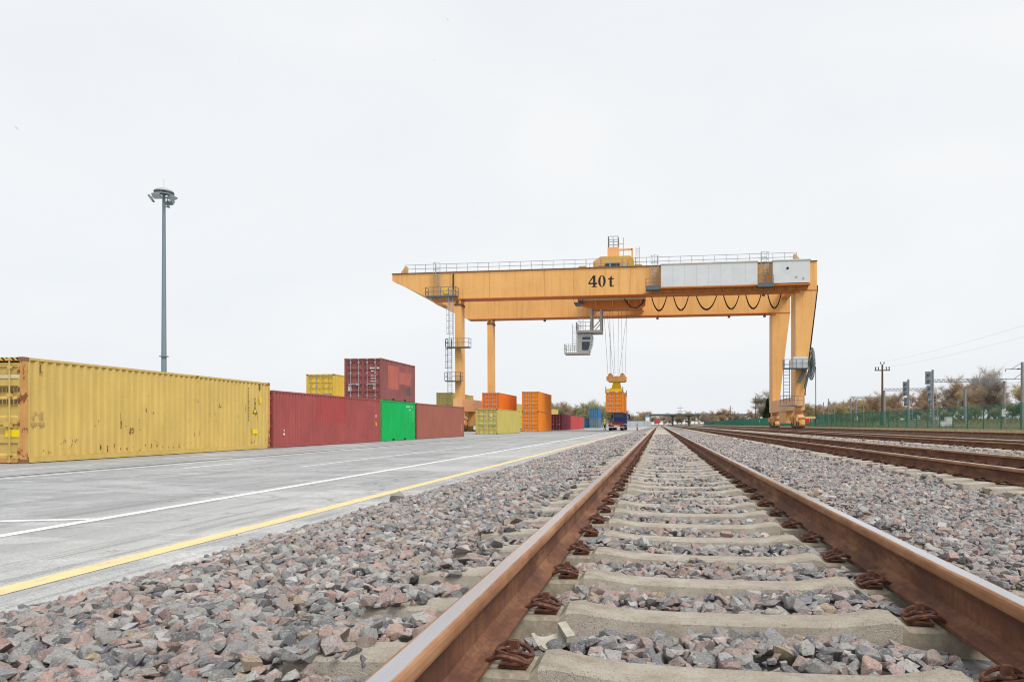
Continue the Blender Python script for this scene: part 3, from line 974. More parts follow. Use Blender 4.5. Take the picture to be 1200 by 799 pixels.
_cm = {}
def container_meshes(L, H):
    key = (round(L, 2), round(H, 2))
    if key in _cm:
        return _cm[key]
    w = W_C / 2
    d = {}
    # frame: posts, top and bottom rails (origin: bottom centre of the door end, length along +y)
    f = B()
    for sx in (-1, 1):
        xo, xi = sx * w, sx * (w - 0.11)
        a_, c_ = min(xo, xi), max(xo, xi)
        for y0, y1 in ((0.0, 0.14), (L - 0.14, L)):
            f.box(a_, c_, y0, y1, 0.118, H - 0.118)
        xo2 = sx * (w - 0.006); xi2 = sx * (w - 0.075)
        f.box(min(xo2, xi2), max(xo2, xi2), 0.178, L - 0.178, H - 0.075, H - 0.006)
        f.box(min(xo2, xi2), max(xo2, xi2), 0.178, L - 0.178, 0.02, 0.165)
    for y0, y1 in ((0.012, 0.10), (L - 0.10, L - 0.012)):
        f.box(-w + 0.178, w - 0.178, y0, y1, H - 0.115, H - 0.008)
        f.box(-w + 0.178, w - 0.178, y0, y1, 0.02, 0.150)
    d['frame'] = one_slot(f, 'frame')
    c = B().box(-0.081, 0.081, -0.089, 0.089, 0, 0.118)
    d['casting'] = one_slot(c, 'corner_casting')
    s = B()
    prof = corrugated(0.14, L - 0.14, 0.276, 0.045)
    z0, z1 = 0.165, H - 0.075
    vs = [(-o, y, z) for y, o in prof for z in (z0, z1)]
    s.add(vs, [(2 * i, 2 * i + 2, 2 * i + 3, 2 * i + 1) for i in range(len(prof) - 1)])
    d['side'] = one_slot(s, 'side_panel')
    r = B()
    prof = corrugated(0.10, L - 0.10, 0.21, 0.02)
    vs = [(x, y, H - 0.02 - o) for y, o in prof for x in (-w + 0.07, w - 0.07)]
    r.add(vs, [(2 * i, 2 * i + 2, 2 * i + 3, 2 * i + 1) for i in range(len(prof) - 1)])
    d['roof'] = one_slot(r, 'roof_panel')
    e_ = B()
    prof = corrugated(-w + 0.11, w - 0.11, 0.25, 0.045)
    vs = [(x, L - 0.035 - o, z) for x, o in prof for z in (0.15, H - 0.115)]
    e_.add(vs, [(2 * i, 2 * i + 2, 2 * i + 3, 2 * i + 1) for i in range(len(prof) - 1)])
    d['end'] = one_slot(e_, 'end_panel')
    fl = B().box(-w + 0.076, w - 0.076, 0.101, L - 0.101, 0.10, 0.155)
    d['floor'] = one_slot(fl, 'floor_panel')
    # door leaf, 1.10 wide, with five recessed bands; faces -y; origin at the leaf's lower left corner
    dw, dh = W_C / 2 - 0.125, H - 0.30
    dr = B()
    nb = 5
    zz = [0.0]
    bh = dh / nb
    prof = []
    for i in range(nb):
        a = i * bh
        prof += [(a + 0.02, 0.0), (a + 0.14 * bh, 0.0), (a + 0.24 * bh, 0.038), (a + 0.70 * bh, 0.038), (a + 0.80 * bh, 0.0)]
    prof = [(0.0, 0.0)] + prof + [(dh, 0.0)]
    vs = [(x, o, z) for z, o in prof for x in (0.07, dw - 0.07)]
    dr.add(vs, [(2 * i, 2 * i + 2, 2 * i + 3, 2 * i + 1) for i in range(len(prof) - 1)])
    dr.box(0, 0.07, -0.012, 0.05, 0, dh); dr.box(dw - 0.07, dw, -0.012, 0.05, 0, dh)
    dr.box(0.071, dw - 0.071, -0.010, 0.049, 0.0, 0.05); dr.box(0.071, dw - 0.071, -0.010, 0.049, dh - 0.05, dh)
    d['door'] = one_slot(dr, 'door')
    lr = B().tube([(0, -0.055, -0.13), (0, -0.055, dh + 0.13)], 0.021, 8)
    for z in (0.12, dh * 0.34, dh * 0.66, dh - 0.12):
        lr.box(-0.055, 0.055, -0.075, -0.013, z - 0.045, z + 0.045)
    for z in (-0.12, dh + 0.06):
        lr.box(-0.045, 0.045, -0.08, -0.03, z, z + 0.06)
    d['rod'] = one_slot(lr, 'lock_rod')
    hd = B().box(-0.02, 0.42, -0.105, -0.075, -0.03, 0.03)
    hd.box(0.34, 0.46, -0.115, -0.02, -0.08, 0.06)
    d['handle'] = one_slot(hd, 'door_handle')
    hg = B().box(-0.10, 0.075, -0.032, -0.013, -0.055, 0.055).tube([(-0.04, -0.035, -0.08), (-0.04, -0.035, 0.08)], 0.022, 6)
    d['hinge'] = one_slot(hg, 'hinge')
    d['dw'], d['dh'] = dw, dh
    _cm[key] = d
    return d

def put(name, me, mat, parent, loc=(0, 0, 0), rot=(0, 0, 0)):
    o = link(name, me, parent, loc, rot)
    o.material_slots[0].link = 'OBJECT'
    o.material_slots[0].material = MAT[mat]
    return o

L40, L20 = 12.19, 6.058
def container(x, y, z, L, H, col, label, group=None, rod='steel', post=None, rz=0.0, detail=True, cast='castings', name='shipping_container'):
    """x: the right side face, y: the near door end, z: the underside"""
    d = container_meshes(L, H)
    t = thing(name, label, 'shipping container', (x - W_C / 2, y, z), rz, group)
    w = W_C / 2
    put('frame', d['frame'], post or col, t)
    for sx in (-1, 1):
        for yy in (0.086, L - 0.086):
            for zz in (0.0, H - 0.118):
                put('corner_casting', d['casting'], cast, t, (sx * (w - 0.078), yy, zz))
    put('side_panel', d['side'], col, t, (w - 0.010, 0, 0))
    put('side_panel', d['side'], col, t, (-w + 0.010, L, 0), (0, 0, math.pi))
    put('roof_panel', d['roof'], col, t)
    put('end_panel', d['end'], col, t)
    put('floor_panel', d['floor'], 'dark_steel', t)
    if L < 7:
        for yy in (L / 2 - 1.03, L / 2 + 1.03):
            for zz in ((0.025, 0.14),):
                B().box(w - 0.0055, w - 0.003, yy - 0.18, yy + 0.18, *zz).build('fork_pocket_shade', 'black', t)  # flat black plate, painting the shade inside a fork pocket opening
    for s in (-1, 1):
        dx = -w + 0.118 if s < 0 else 0.006
        dr = put('door', d['door'], col, t, (dx, 0.045, 0.15))
        if detail:
            for q in ((0.30, 0.82) if s < 0 else (d['dw'] - 0.82, d['dw'] - 0.30)):
                ro = put('lock_rod', d['rod'], rod, dr, (q, 0, 0))
            put('door_handle', d['handle'], rod, dr, (0.35 if s < 0 else 0.33, 0, d['dh'] * 0.36))
            for zz in (0.2, d['dh'] * 0.37, d['dh'] * 0.63, d['dh'] - 0.2):
                hx = 0.0 if s < 0 else d['dw']
                put('hinge', d['hinge'], post or col, dr, (hx, 0, zz), (0, 0, 0) if s < 0 else (0, 0, 0))
    return t

def decal(t, name, quads, mat, x=None):
    """flat marks on the right side of a container: quads (y0, y1, z0, z1); pieces follow the sheet as thin plates"""
    bb = B()
    xx = W_C / 2 - 0.0095 if x is None else x
    for y0, y1, z0, z1 in quads:
        bb.box(xx, xx + 0.004, y0, y1, z0, z1)
    return bb.build(name, mat, t)

def glyph_rows(y0, z0, cols, rows, w, h, gap, vertical=False, seed=1):
    """tiny stroke marks standing for a code that is too small to read in the photograph"""
    rr_ = random.Random(seed)
    out = []
    for r_ in range(rows):
        for c_ in range(cols):
            if not vertical and rr_.random() < 0.12:
                continue
            yy = y0 + c_ * (w + gap); zz = z0 - r_ * (h * 1.5)
            if vertical:
                yy, zz = y0, z0 - c_ * (h + gap)
            k = rr_.randint(0, 2)
            out.append((yy, yy + w * 0.3, zz, zz + h))
            if k == 0:
                out.append((yy + w * 0.31, yy + w, zz + h * 0.75, zz + h))
            elif k == 1:
                out.append((yy + w * 0.31, yy + w, zz, zz + h * 0.25)); out.append((yy + w * 0.7, yy + w, zz + h * 0.26, zz + h))
            else:
                out.append((yy + w * 0.31, yy + w, zz + h * 0.4, zz + h * 0.6))
    return out

XF = -17.03
# --- front row along the yard, near to far
cy = container(XF, 16.85, 0, L40, 2.896, 'c_yellow', 'long yellow container with rusty corner post at the left edge of the photo', post='rustpost', rod='c_yellow')
d_ = container_meshes(L40, 2.896)
# yellow and black height stripe over its doors
B().box(-W_C / 2 + 0.17, W_C / 2 - 0.17, -0.006, 0.0115, 2.80, 2.885).build('height_stripe', 'hazard', cy)
B().box(-W_C / 2 + 0.19, W_C / 2 - 0.17, -0.002, 0.0115, 2.79, 2.799).build('stripe_backing', 'black', cy)
# its side rails are painted like the panels (the posts are the rusty part)
for sx in (1,):
    B().box(W_C / 2 - 0.0055, W_C / 2 - 0.002, 0.18, L40 - 0.18, 0.022, 0.162).build('sill_plate', 'c_yellow', cy)
    B().box(W_C / 2 - 0.0055, W_C / 2 - 0.002, 0.18, L40 - 0.18, 2.822, 2.888).build('top_rail_plate', 'c_yellow', cy)
decal(cy, 'code_marking', glyph_rows(L40 - 1.62, 2.52, 11, 1, 0.055, 0.085, 0.045, True, 3), 'lettering')
decal(cy, 'code_marking', glyph_rows(L40 - 1.17, 2.05, 2, 1, 0.09, 0.13, 0.03, True, 4), 'lettering')
tri = B(); xx = W_C / 2 - 0.0095
tri.prism([(L40 - 1.30, 1.52), (L40 - 0.98, 1.52), (L40 - 1.14, 1.86)], 'x', xx, xx + 0.004)
tr = tri.build('warning_triangle', 'lettering', cy)
B().prism([(L40 - 1.245, 1.552), (L40 - 1.035, 1.552), (L40 - 1.14, 1.775)], 'x', xx + 0.0042, xx + 0.006).build('triangle_field', plain('yellow_label', (0.78, 0.56, 0.02), 0.5), cy)
MAT['label_yellow'] = plain('bright_yellow_label', (0.80, 0.58, 0.015), 0.5, 0, 0.05)
decal(cy, 'warning_label', [(L40 - 1.33, L40 - 0.95, 0.66, 0.86)], 'label_yellow')
decal(cy, 'warning_label', [(L40 - 0.80, L40 - 0.66, 1.98, 2.22)], 'label_yellow')
decal(cy, 'bar_marking', [(L40 - 0.79, L40 - 0.73, 2.55, 2.78)], 'lettering')
decal(cy, 'bar_marking', [(0.52, 0.56, 2.50, 2.74), (0.561, 0.62, 2.50, 2.53)], plain('worn_dark_print', (0.16, 0.11, 0.05), 0.7))
# worn print near the rusty post
decal(cy, 'worn_marking', [(0.30 + 0.07 * i, 0.35 + 0.07 * i, 1.22 + 0.035 * ((i * 3) % 4), 1.30 + 0.06 * ((i * 2) % 3)) for i in range(5)]
      + [(0.28 + 0.085 * i, 0.34 + 0.085 * i, 1.02, 1.12) for i in range(5)], plain('faded_brown_print', (0.40, 0.26, 0.10), 0.7))
# scrapes and rust chips low on the ribs
chips = []
rr_ = random.Random(5)
for i in range(15):
    yy = 0.14 + 0.2763 * (9 + i) + rr_.uniform(-0.01, 0.02)
    h_ = rr_.uniform(0.06, 0.22)
    zz = 0.19 + rr_.uniform(0.0, 0.12)
    chips.append((yy, yy + rr_.uniform(0.03, 0.07), zz, zz + h_))
for i in range(8):
    yy = 0.14 + 0.2763 * rr_.randint(3, 42) + rr_.uniform(0.0, 0.04)
    zz = rr_.uniform(0.6, 2.0)
    chips.append((yy, yy + rr_.uniform(0.008, 0.025), zz, zz + rr_.uniform(0.12, 0.5)))
def ragged():
    N = Nodes('rust_chips')
    f = N.noise(14, (1, 1, 0.6), 6, 0.75)
    N.bsdf.inputs['Alpha'].default_value = 1
    al = N.ramp(f, [(0.50, 0.0), (0.54, 1.0)])
    N.link(al, N.bsdf.inputs['Alpha'])
    g = N.noise(30)
    return N.out(N.ramp(g, [(0.3, (0.10, 0.035, 0.015)), (0.7, (0.26, 0.11, 0.045))]), 0.85)
MAT['chips'] = ragged()
stuff(decal(cy, 'rust_chips', chips, 'chips', W_C / 2 - 0.0085))

for z_ in (1.62, 1.95):
    bb = B()
    for i in range(9):
        bb.box(0.10 + 0.115 * i, 0.18 + 0.115 * i, 0.0285, 0.0325, z_, z_ + 0.13)
    bb.build('door_lettering', plain('dark_brown_print', (0.13, 0.09, 0.045), 0.7), cy)
B().box(0.10, 1.10, 0.0285, 0.0325, 2.32, 2.42).build('worn_door_band', plain('pale_worn_print', (0.62, 0.54, 0.36), 0.7), cy)
B().box(0.62, 1.10, 0.0285, 0.0325, 0.72, 0.92).build('door_label', 'label_yellow', cy)
cred = container(XF, 29.35, 0, L40, 2.591, 'c_red', 'long crimson container with a brighter red repainted patch, next to the yellow one')
# repainted patch: it follows the ribs, so it is a copy of the panel's middle ribs a hair in front
def rib_patch(t, L, y0, y1, z0, z1, mat, name):
    prof = [(y, o) for y, o in corrugated(0.14, L - 0.14, 0.276, 0.045) if y0 <= y <= y1]
    xx = W_C / 2 - 0.010
    bb = B()
    vs = [(xx - o + 0.0025, y, z) for y, o in prof for z in (z0, z1)]
    bb.add(vs, [(2 * i, 2 * i + 2, 2 * i + 3, 2 * i + 1) for i in range(len(prof) - 1)])
    return bb.build(name, mat, t)
MAT['patch_red'] = paint('fresh_red_paint_patch', (0.36, 0.072, 0.070), 0.1, 0.2, 0.0)
MAT['patch_pink'] = paint('pale_red_paint_patch', (0.42, 0.13, 0.105), 0.1, 0.2, 0.02)
MAT['patch_dark'] = paint('dark_grey_paint_patch', (0.12, 0.09, 0.095), 0.1, 0.2, 0.0)
rib_patch(cred, L40, 4.0, 7.6, 1.15, 2.42, 'patch_red', 'paint_patch')
decal(cred, 'code_marking', glyph_rows(L40 - 1.0, 2.2, 11, 1, 0.06, 0.09, 0.04, True, 9) + glyph_rows(L40 - 0.72, 2.15, 5, 1, 0.06, 0.09, 0.06, True, 12), plain('pale_grey_print', (0.45, 0.36, 0.36), 0.6))
decal(cred, 'warning_label', [(L40 - 0.75, L40 - 0.55, 0.98, 1.2)], plain('orange_label', (0.75, 0.33, 0.02), 0.5))
decal(cred, 'white_mark', [(L40 - 0.74, L40 - 0.62, 1.5, 1.66), (0.85, 0.95, 0.55, 0.68), (0.87, 0.94, 0.75, 0.83)], 'white')

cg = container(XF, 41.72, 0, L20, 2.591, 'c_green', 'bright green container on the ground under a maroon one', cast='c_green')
decal(cg, 'code_marking', glyph_rows(L20 - 1.75, 2.22, 11, 1, 0.085, 0.10, 0.03, False, 21) + glyph_rows(L20 - 1.2, 2.0, 4, 1, 0.085, 0.10, 0.03, False, 22)
      + glyph_rows(L20 - 0.42, 1.85, 5, 1, 0.07, 0.08, 0.06, True, 23), 'white')
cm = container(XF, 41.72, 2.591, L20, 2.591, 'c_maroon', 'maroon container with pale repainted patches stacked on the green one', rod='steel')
rib_patch(cm, L20, 1.0, 2.9, 0.75, 2.25, 'patch_pink', 'paint_patch')
rib_patch(cm, L20, 2.9, 5.3, 1.15, 1.95, 'patch_pink', 'paint_patch')
rib_patch(cm, L20, 4.4, 5.25, 0.45, 0.98, 'patch_dark', 'paint_patch')
def door_marks(t, quads, mat, name='marking'):
    bb = B()
    for x0, x1, z0, z1 in quads:
        bb.box(x0, x1, 0.028, 0.0325, z0, z1)
    return bb.build(name, mat, t)
door_marks(cm, [(-0.98, -0.76, 0.55, 0.86), (-0.96, -0.78, 0.92, 0.99), (0.64, 0.82, 0.66, 0.86)], plain('grimy_white_label', (0.6, 0.56, 0.5), 0.6, 0, 0.2, 9))
door_marks(cm, [(0.45 + 0.09 * i, 0.51 + 0.09 * i, 1.93, 2.02) for i in range(7) if i != 4] + [(0.52 + 0.08 * i, 0.57 + 0.08 * i, 1.76, 1.83) for i in range(4)]
           + [(0.5 + 0.07 * i, 0.55 + 0.07 * i, 1.15 + 0.16 * j, 1.20 + 0.16 * j) for j in range(3) for i in range(5)], 'white', 'code_marking')
cb = container(XF, 48.25, 0, L40, 2.591, 'c_brown', 'long brick-brown container right of the green one, in front of the crane leg')
decal(cb, 'code_marking', glyph_rows(L40 - 0.9, 1.0, 4, 1, 0.06, 0.09, 0.06, True, 31), 'white')

co = container(XF, 73.6, 0, L40, 2.72, 'c_olive', 'pale olive-yellow container with its doors facing the camera, on the ground before the orange ones')
door_marks(co, [(0.62, 1.02, 0.92, 1.08)], plain('green_label', (0.05, 0.45, 0.16), 0.5), 'green_label')
door_marks(co, [(0.4, 0.58, 1.9, 2.05), (-0.5, -0.42, 2.1, 2.2)], 'white', 'white_mark')
container(-22.0, 95.9, 0, L40, 2.72, 'c_orange', 'orange container on the ground hidden behind the olive-yellow one')
container(-22.0, 95.9, 2.72, L40, 2.75, 'c_orange', 'deep orange container stacked behind and above the olive-yellow one')
container(XF, 99.4, 0, L40, 2.88, 'c_amber', 'lower orange container of the two-high orange stack')
container(XF, 99.4, 2.88, L40, 2.88, 'c_amber', 'upper orange container of the two-high orange stack')
container(XF, 124.1, 0, L40, 2.85, 'c_darkred', 'dark red container with its doors showing, right of the orange stack')
container(XF, 136.5, 0, L40, 2.75, 'c_coral', 'coral red container directly beyond the dark red one')
container(XF + 0.05, 148.9, 0, L40, 2.70, 'c_coral', 'coral red container at the far end, nearest the blue ones')
container(XF, 199.0, 0, L40, 2.75, 'c_slate', 'slate grey-blue container under a bright blue one, left of the truck')
container(XF, 199.0, 2.75, L40, 2.75, 'c_blue', 'bright blue container on top of the slate one, left of the truck')
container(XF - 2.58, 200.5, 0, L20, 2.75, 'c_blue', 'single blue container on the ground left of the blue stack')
# --- rows behind
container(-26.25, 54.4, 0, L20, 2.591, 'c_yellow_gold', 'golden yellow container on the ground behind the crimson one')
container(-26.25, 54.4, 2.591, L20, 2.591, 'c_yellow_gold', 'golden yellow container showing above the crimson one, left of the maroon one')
container(-30.5, 101.7, 0, L40, 2.896, 'c_olive', 'olive-yellow container on the ground behind the left crane leg')
container(-30.5, 101.7, 2.896, L40, 2.896, 'c_olive', 'olive-yellow container on top, behind the left crane leg')
container(-30.3, 146.0, 0, L40, 2.75, 'c_olive', 'olive container at the bottom of the stack between the orange containers', detail=False)
container(-30.3, 146.0, 2.75, L40, 2.75, 'c_olive', 'olive container glimpsed in the gap between the two orange stacks', detail=False)
container(-28.0, 184.0, 0, L40, 2.591, 'c_yellow', 'yellow container at the bottom of the far stack behind the dark red one', detail=False)
container(-28.0, 184.0, 2.591, L40, 2.591, 'c_yellow', 'pale yellow container peeping over the dark red one', detail=False)

# ================================================================== GANTRY CRANE
YN, YF_, GW = 97.3, 116.5, 2.1        # front faces of the near and far girder, girder width
ZB, ZT = 18.95, 22.7
XL, XR = -38.1, 20.8
crane = thing('gantry_crane', 'huge orange rail-mounted gantry crane spanning yard and tracks, marked 40t', 'gantry crane', (-5, 107, 0))
OX, OY = 5, -107                      # world -> crane-local offset
def cbuild(bb, name, mats, parent=crane, smooth=False):
    bb.v = [(x + OX, y + OY, z) for x, y, z in bb.v]
    return bb.build(name, mats, parent, smooth)

def girder(y):
    g = B()
    poly = [(XL, ZT), (XL, ZT - 0.95), (XL + 0.7, ZT - 1.25), (-32.3, ZB), (XR, ZB), (XR, ZT)]
    g.prism(poly, 'y', y, y + GW, 0)
    o = cbuild(g, 'girder', ['crane'])
    f = B()
    f.box(XL - 0.05, XR + 0.05, y - 0.14, y + GW + 0.14, ZT + 0.002, ZT + 0.09)
    f.box(-32.2, XR - 0.01, y - 0.12, y + GW + 0.12, ZB - 0.10, ZB - 0.002, 1)
    cbuild(f, 'flange', ['flange', 'crane_rust'], o)
    s = B()     # plate seams
    for x in (-27.6, -23.7, -19.9, -15.8, -11.7, -3.9, -0.1):
        s.box(x - 0.02, x + 0.02, y - 0.012, y - 0.001, ZB + 0.01, ZT - 0.01)
    cbuild(s, 'plate_seam', ['flange'] if False else ['crane_rust'], o)
    r = B()     # trolley rail on top
    r.box(XL + 1.5, XR - 1.0, y + GW / 2 - 0.07, y + GW / 2 + 0.07, ZT + 0.091, ZT + 0.25)
    cbuild(r, 'trolley_rail', ['rust_rail'], o)
    return o
g_near = girder(YN)
g_far = girder(YF_)
# end ties between the girders
for x0 in (XL + 1.2, XR - 1.4):
    cbuild(B().box(x0, x0 + 1.2, YN + GW + 0.001, YF_ - 0.001, ZT - 1.5, ZT - 0.2), 'end_tie', ['crane'])
# buffers at both ends of the girder top
for x0, s in ((XL + 1.6, 1), (XR - 2.4, -1)):
    bb = B()
    for y in (YN, YF_):
        bb.prism([(x0 - 0.5 * s, ZT + 0.1), (x0 + 0.5 * s, ZT + 0.1), (x0 + 0.5 * s, ZT + 1.1), (x0 + 0.25 * s, ZT + 1.1)], 'y', y + 0.2, y + 0.9)
    cbuild(bb, 'end_stop', ['crane'])

# lettering 40t on the near girder
def lettering():
    H = 1.62
    def cv(poly, ox, k=1.0):
        return [(ox + x * H * k, 20.05 + z * H) for x, z in poly]
    ps = []
    f4 = [[(.40, .06), (.60, .06), (.60, 1.0), (.40, 1.0)], [(.28, 0), (.72, 0), (.72, .058), (.28, .058)],
          [(0, .25), (.398, .25), (.398, .38), (0, .38)], [(.602, .25), (.76, .25), (.76, .38), (.602, .38)],
          [(0, .382), (.10, .382), (.398, .78), (.398, 1.0)]]
    ps += [cv(p, -9.66) for p in f4]
    n = 20
    for i in range(n):
        a0, a1 = 2 * math.pi * i / n, 2 * math.pi * (i + 1) / n
        ps.append(cv([(.32 + .32 * math.cos(a0), .5 + .5 * math.sin(a0)), (.32 + .32 * math.cos(a1), .5 + .5 * math.sin(a1)),
                      (.32 + .125 * math.cos(a1), .5 + .455 * math.sin(a1)), (.32 + .125 * math.cos(a0), .5 + .455 * math.sin(a0))], -8.30))
    ft = [[(.17, .12), (.36, .12), (.36, .92), (.30, .92), (.17, .74)], [(.02, .64), (.168, .64), (.168, .73), (.06, .73)], [(.362, .64), (.54, .64), (.54, .73), (.362, .73)],
          [(.17, .118), (.20, .04), (.28, 0), (.42, 0), (.56, .10), (.54, .14), (.44, .085), (.36, .118)]]
    ps += [cv(p, -7.0) for p in ft]
    bb = B()
    for p in ps:
        bb.prism(p, 'y', YN - 0.016, YN - 0.002)
    return cbuild(bb, 'lettering', ['lettering'])
lettering()

# walkway handrails on both girders
for y in (YN, YF_ + GW):
    rl = B()
    rl.railing([(XL + 1.9, y + 0.02, ZT + 0.09), (-10.0, y + 0.02, ZT + 0.09)], 1.15, 1.55, 0.06)
    rl.railing([(-10.0, y + 0.02, ZT + 0.09), (-3.2, y + 0.02, ZT + 0.09)], 1.15, 1.55, 0.06)
    rl.railing([(-3.2, y + 0.02, ZT + 0.09), (XR - 2.6, y + 0.02, ZT + 0.09)], 1.15, 1.55, 0.06)
    cbuild(rl, 'handrail', ['steel'])
# hooped ladders up the near girder
for x in (-31.2, -0.55, 13.95):
    ld = B().ladder((x, YN - 0.35, ZB + 0.5), (x, YN - 0.35, ZT + 1.3), (1, 0, 0), 0.7, 0.33, 0.06, cage=0.75, cdir=(0, -1, 0))
    cbuild(ld, 'ladder', ['steel'])
# electrical houses on a bracketed ledge
eh = B().box(0.3, 12.95, YN - 1.35, YN - 0.02, ZB + 0.62, ZT - 0.12)
o = cbuild(eh, 'electrical_house', ['ehouse'])
cp = B().box(0.2, 13.05, YN - 1.45, YN - 0.15, ZT - 0.118, ZT + 0.02)
cbuild(cp, 'roof_cap', ['cream'], o)
pn = B()
for i in range(1, 8):
    x = 0.3 + i * 12.65 / 8
    pn.box(x - 0.012, x + 0.012, YN - 1.356, YN - 1.351, ZB + 0.7, ZT - 0.2)
cbuild(pn, 'panel_joint', ['steel'], o)
eh = B().box(14.95, 19.65, YN - 1.35, YN - 0.02, ZB + 0.72, ZT - 0.10)
o = cbuild(eh, 'electrical_house', ['ehouse'])
cbuild(B().box(14.85, 19.75, YN - 1.45, YN - 0.15, ZT - 0.098, ZT + 0.03), 'roof_cap', ['ehouse'], o)
vt = B().tube([(16.8, YN - 1.38, ZT - 1.1), (16.8, YN - 1.352, ZT - 1.1)], 0.17, 12)
cbuild(vt, 'vent', ['black'], o)
vt = B().tube([(17.9, YN - 1.38, ZT - 2.3), (17.9, YN - 1.352, ZT - 2.3)], 0.16, 12).tube([(18.8, YN - 1.38, ZT - 2.5), (18.8, YN - 1.352, ZT - 2.5)], 0.16, 12)
cbuild(vt, 'fan_grille', ['steel'], o)
lg = B().box(-1.4, 19.7, YN - 1.5, YN - 0.13, ZB + 0.42, ZB + 0.58)
for i in range(16):
    x = -1.0 + i * 1.36
    lg.prism([(YN - 1.45, ZB + 0.41), (YN - 0.13, ZB + 0.41), (YN - 0.13, ZB - 0.05), (YN - 0.5, ZB - 0.05)], 'x', x, x + 0.08)
cbuild(lg, 'ledge', ['crane_rust'])
for x0, x1 in ((-1.75, 0.18), (12.97, 14.93)):
    pf = B().box(x0, x1, YN - 1.9, YN - 0.13, ZB + 0.30, ZB + 0.41)
    pf.railing([(x0, YN - 1.9, ZB + 0.59), (x1, YN - 1.9, ZB + 0.59)], 1.1, 1.0, 0.05)
    pf.box(x0, x1, YN - 1.92, YN - 1.88, ZB + 0.2, ZB + 0.75)
    cbuild(pf, 'service_platform', ['dark_steel'])
# festoon cables under the near girder
XS = [(-1.07, 1.18), (1.96, 4.2), (5.06, 8.09), (8.79, 11.09), (11.78, 14.02), (14.75, 16.68)]
fr = B().box(-1.8, 17.2, YN + 2.3, YN + 2.45, ZB + 0.42, ZB + 0.55)
cbuild(fr, 'festoon_track', ['flange'])
for x0, x1 in XS:
    c_ = B()
    for k in range(2):
        pts = []
        for i in range(13):
            t = i / 12
            x = x0 + (x1 - x0) * (0.5 - 0.5 * math.cos(math.pi * t)) if False else x0 + (x1 - x0) * t
            sag = (2.35 + 0.12 * k) * (1 - (2 * t - 1) ** 2) ** 0.85
            pts.append((x, YN + 2.35 + 0.12 * k, ZB + 0.45 - sag))
        c_.tube(pts, 0.065, 5)
    cbuild(c_, 'festoon_cable', ['black'])

# left (hinged) legs: slender box columns
def left_leg(y):
    l = B()
    x0, x1 = -28.75, -27.95
    z0, z1 = 4.75, ZB - 0.101
    yc0, yc1 = y + 0.05, y + GW - 0.05
    vs = [(x0, yc0, z0), (x1 + 0.1, yc0, z0), (x1 + 0.1, yc1, z0), (x0, yc1, z0), (x0 - 0.05, yc0, z1), (x1, yc0, z1), (x1, yc1, z1), (x0 - 0.05, yc1, z1)]
    l.add(vs, [(0, 3, 2, 1), (4, 5, 6, 7), (0, 1, 5, 4), (1, 2, 6, 5), (2, 3, 7, 6), (3, 0, 4, 7)])
    o = cbuild(l, 'leg', ['crane'])
    h = B().box(x0 - 0.12, x1 + 0.1, yc0 - 0.04, yc1 + 0.04, z1 - 0.9, z1 - 0.6)
    h.tube([(-28.4, yc0 - 0.10, z1 - 0.35), (-28.4, yc0 - 0.001, z1 - 0.35)], 0.22, 10)
    cbuild(h, 'hinge_joint', ['flange'], o)
    return o
left_leg(YN); left_leg(YF_)
# right (rigid) legs: wide at the girder, tapering down
def right_leg(y):
    l = B()
    z0, z1 = 4.75, ZT - 0.35
    poly = [(18.05, z0), (19.15, z0), (19.9, 11.5), (XR - 0.02, ZB - 0.102), (18.05, ZB - 0.102)]
    l.prism(poly, 'y', y - 0.05, y + GW + 1.1)
    o = cbuild(l, 'leg', ['crane'])
    cbuild(B().box(17.9, 18.6, y - 0.10, y + 0.4, ZB - 0.45, ZB - 0.12), 'joint_plate', ['crane_rust'], o)
    return o
right_leg(YN); right_leg(YF_)
cp = B().tube([(XR + 0.09, YN + 0.3, ZB + 0.6), (XR + 0.09, YN + 0.3, ZB), (20.05, YN + 0.3, 11.6), (19.45, YN + 0.3, 8.0), (19.30, YN + 0.3, 4.9)], 0.11, 6)
cbuild(cp, 'cable_conduit', ['black'])

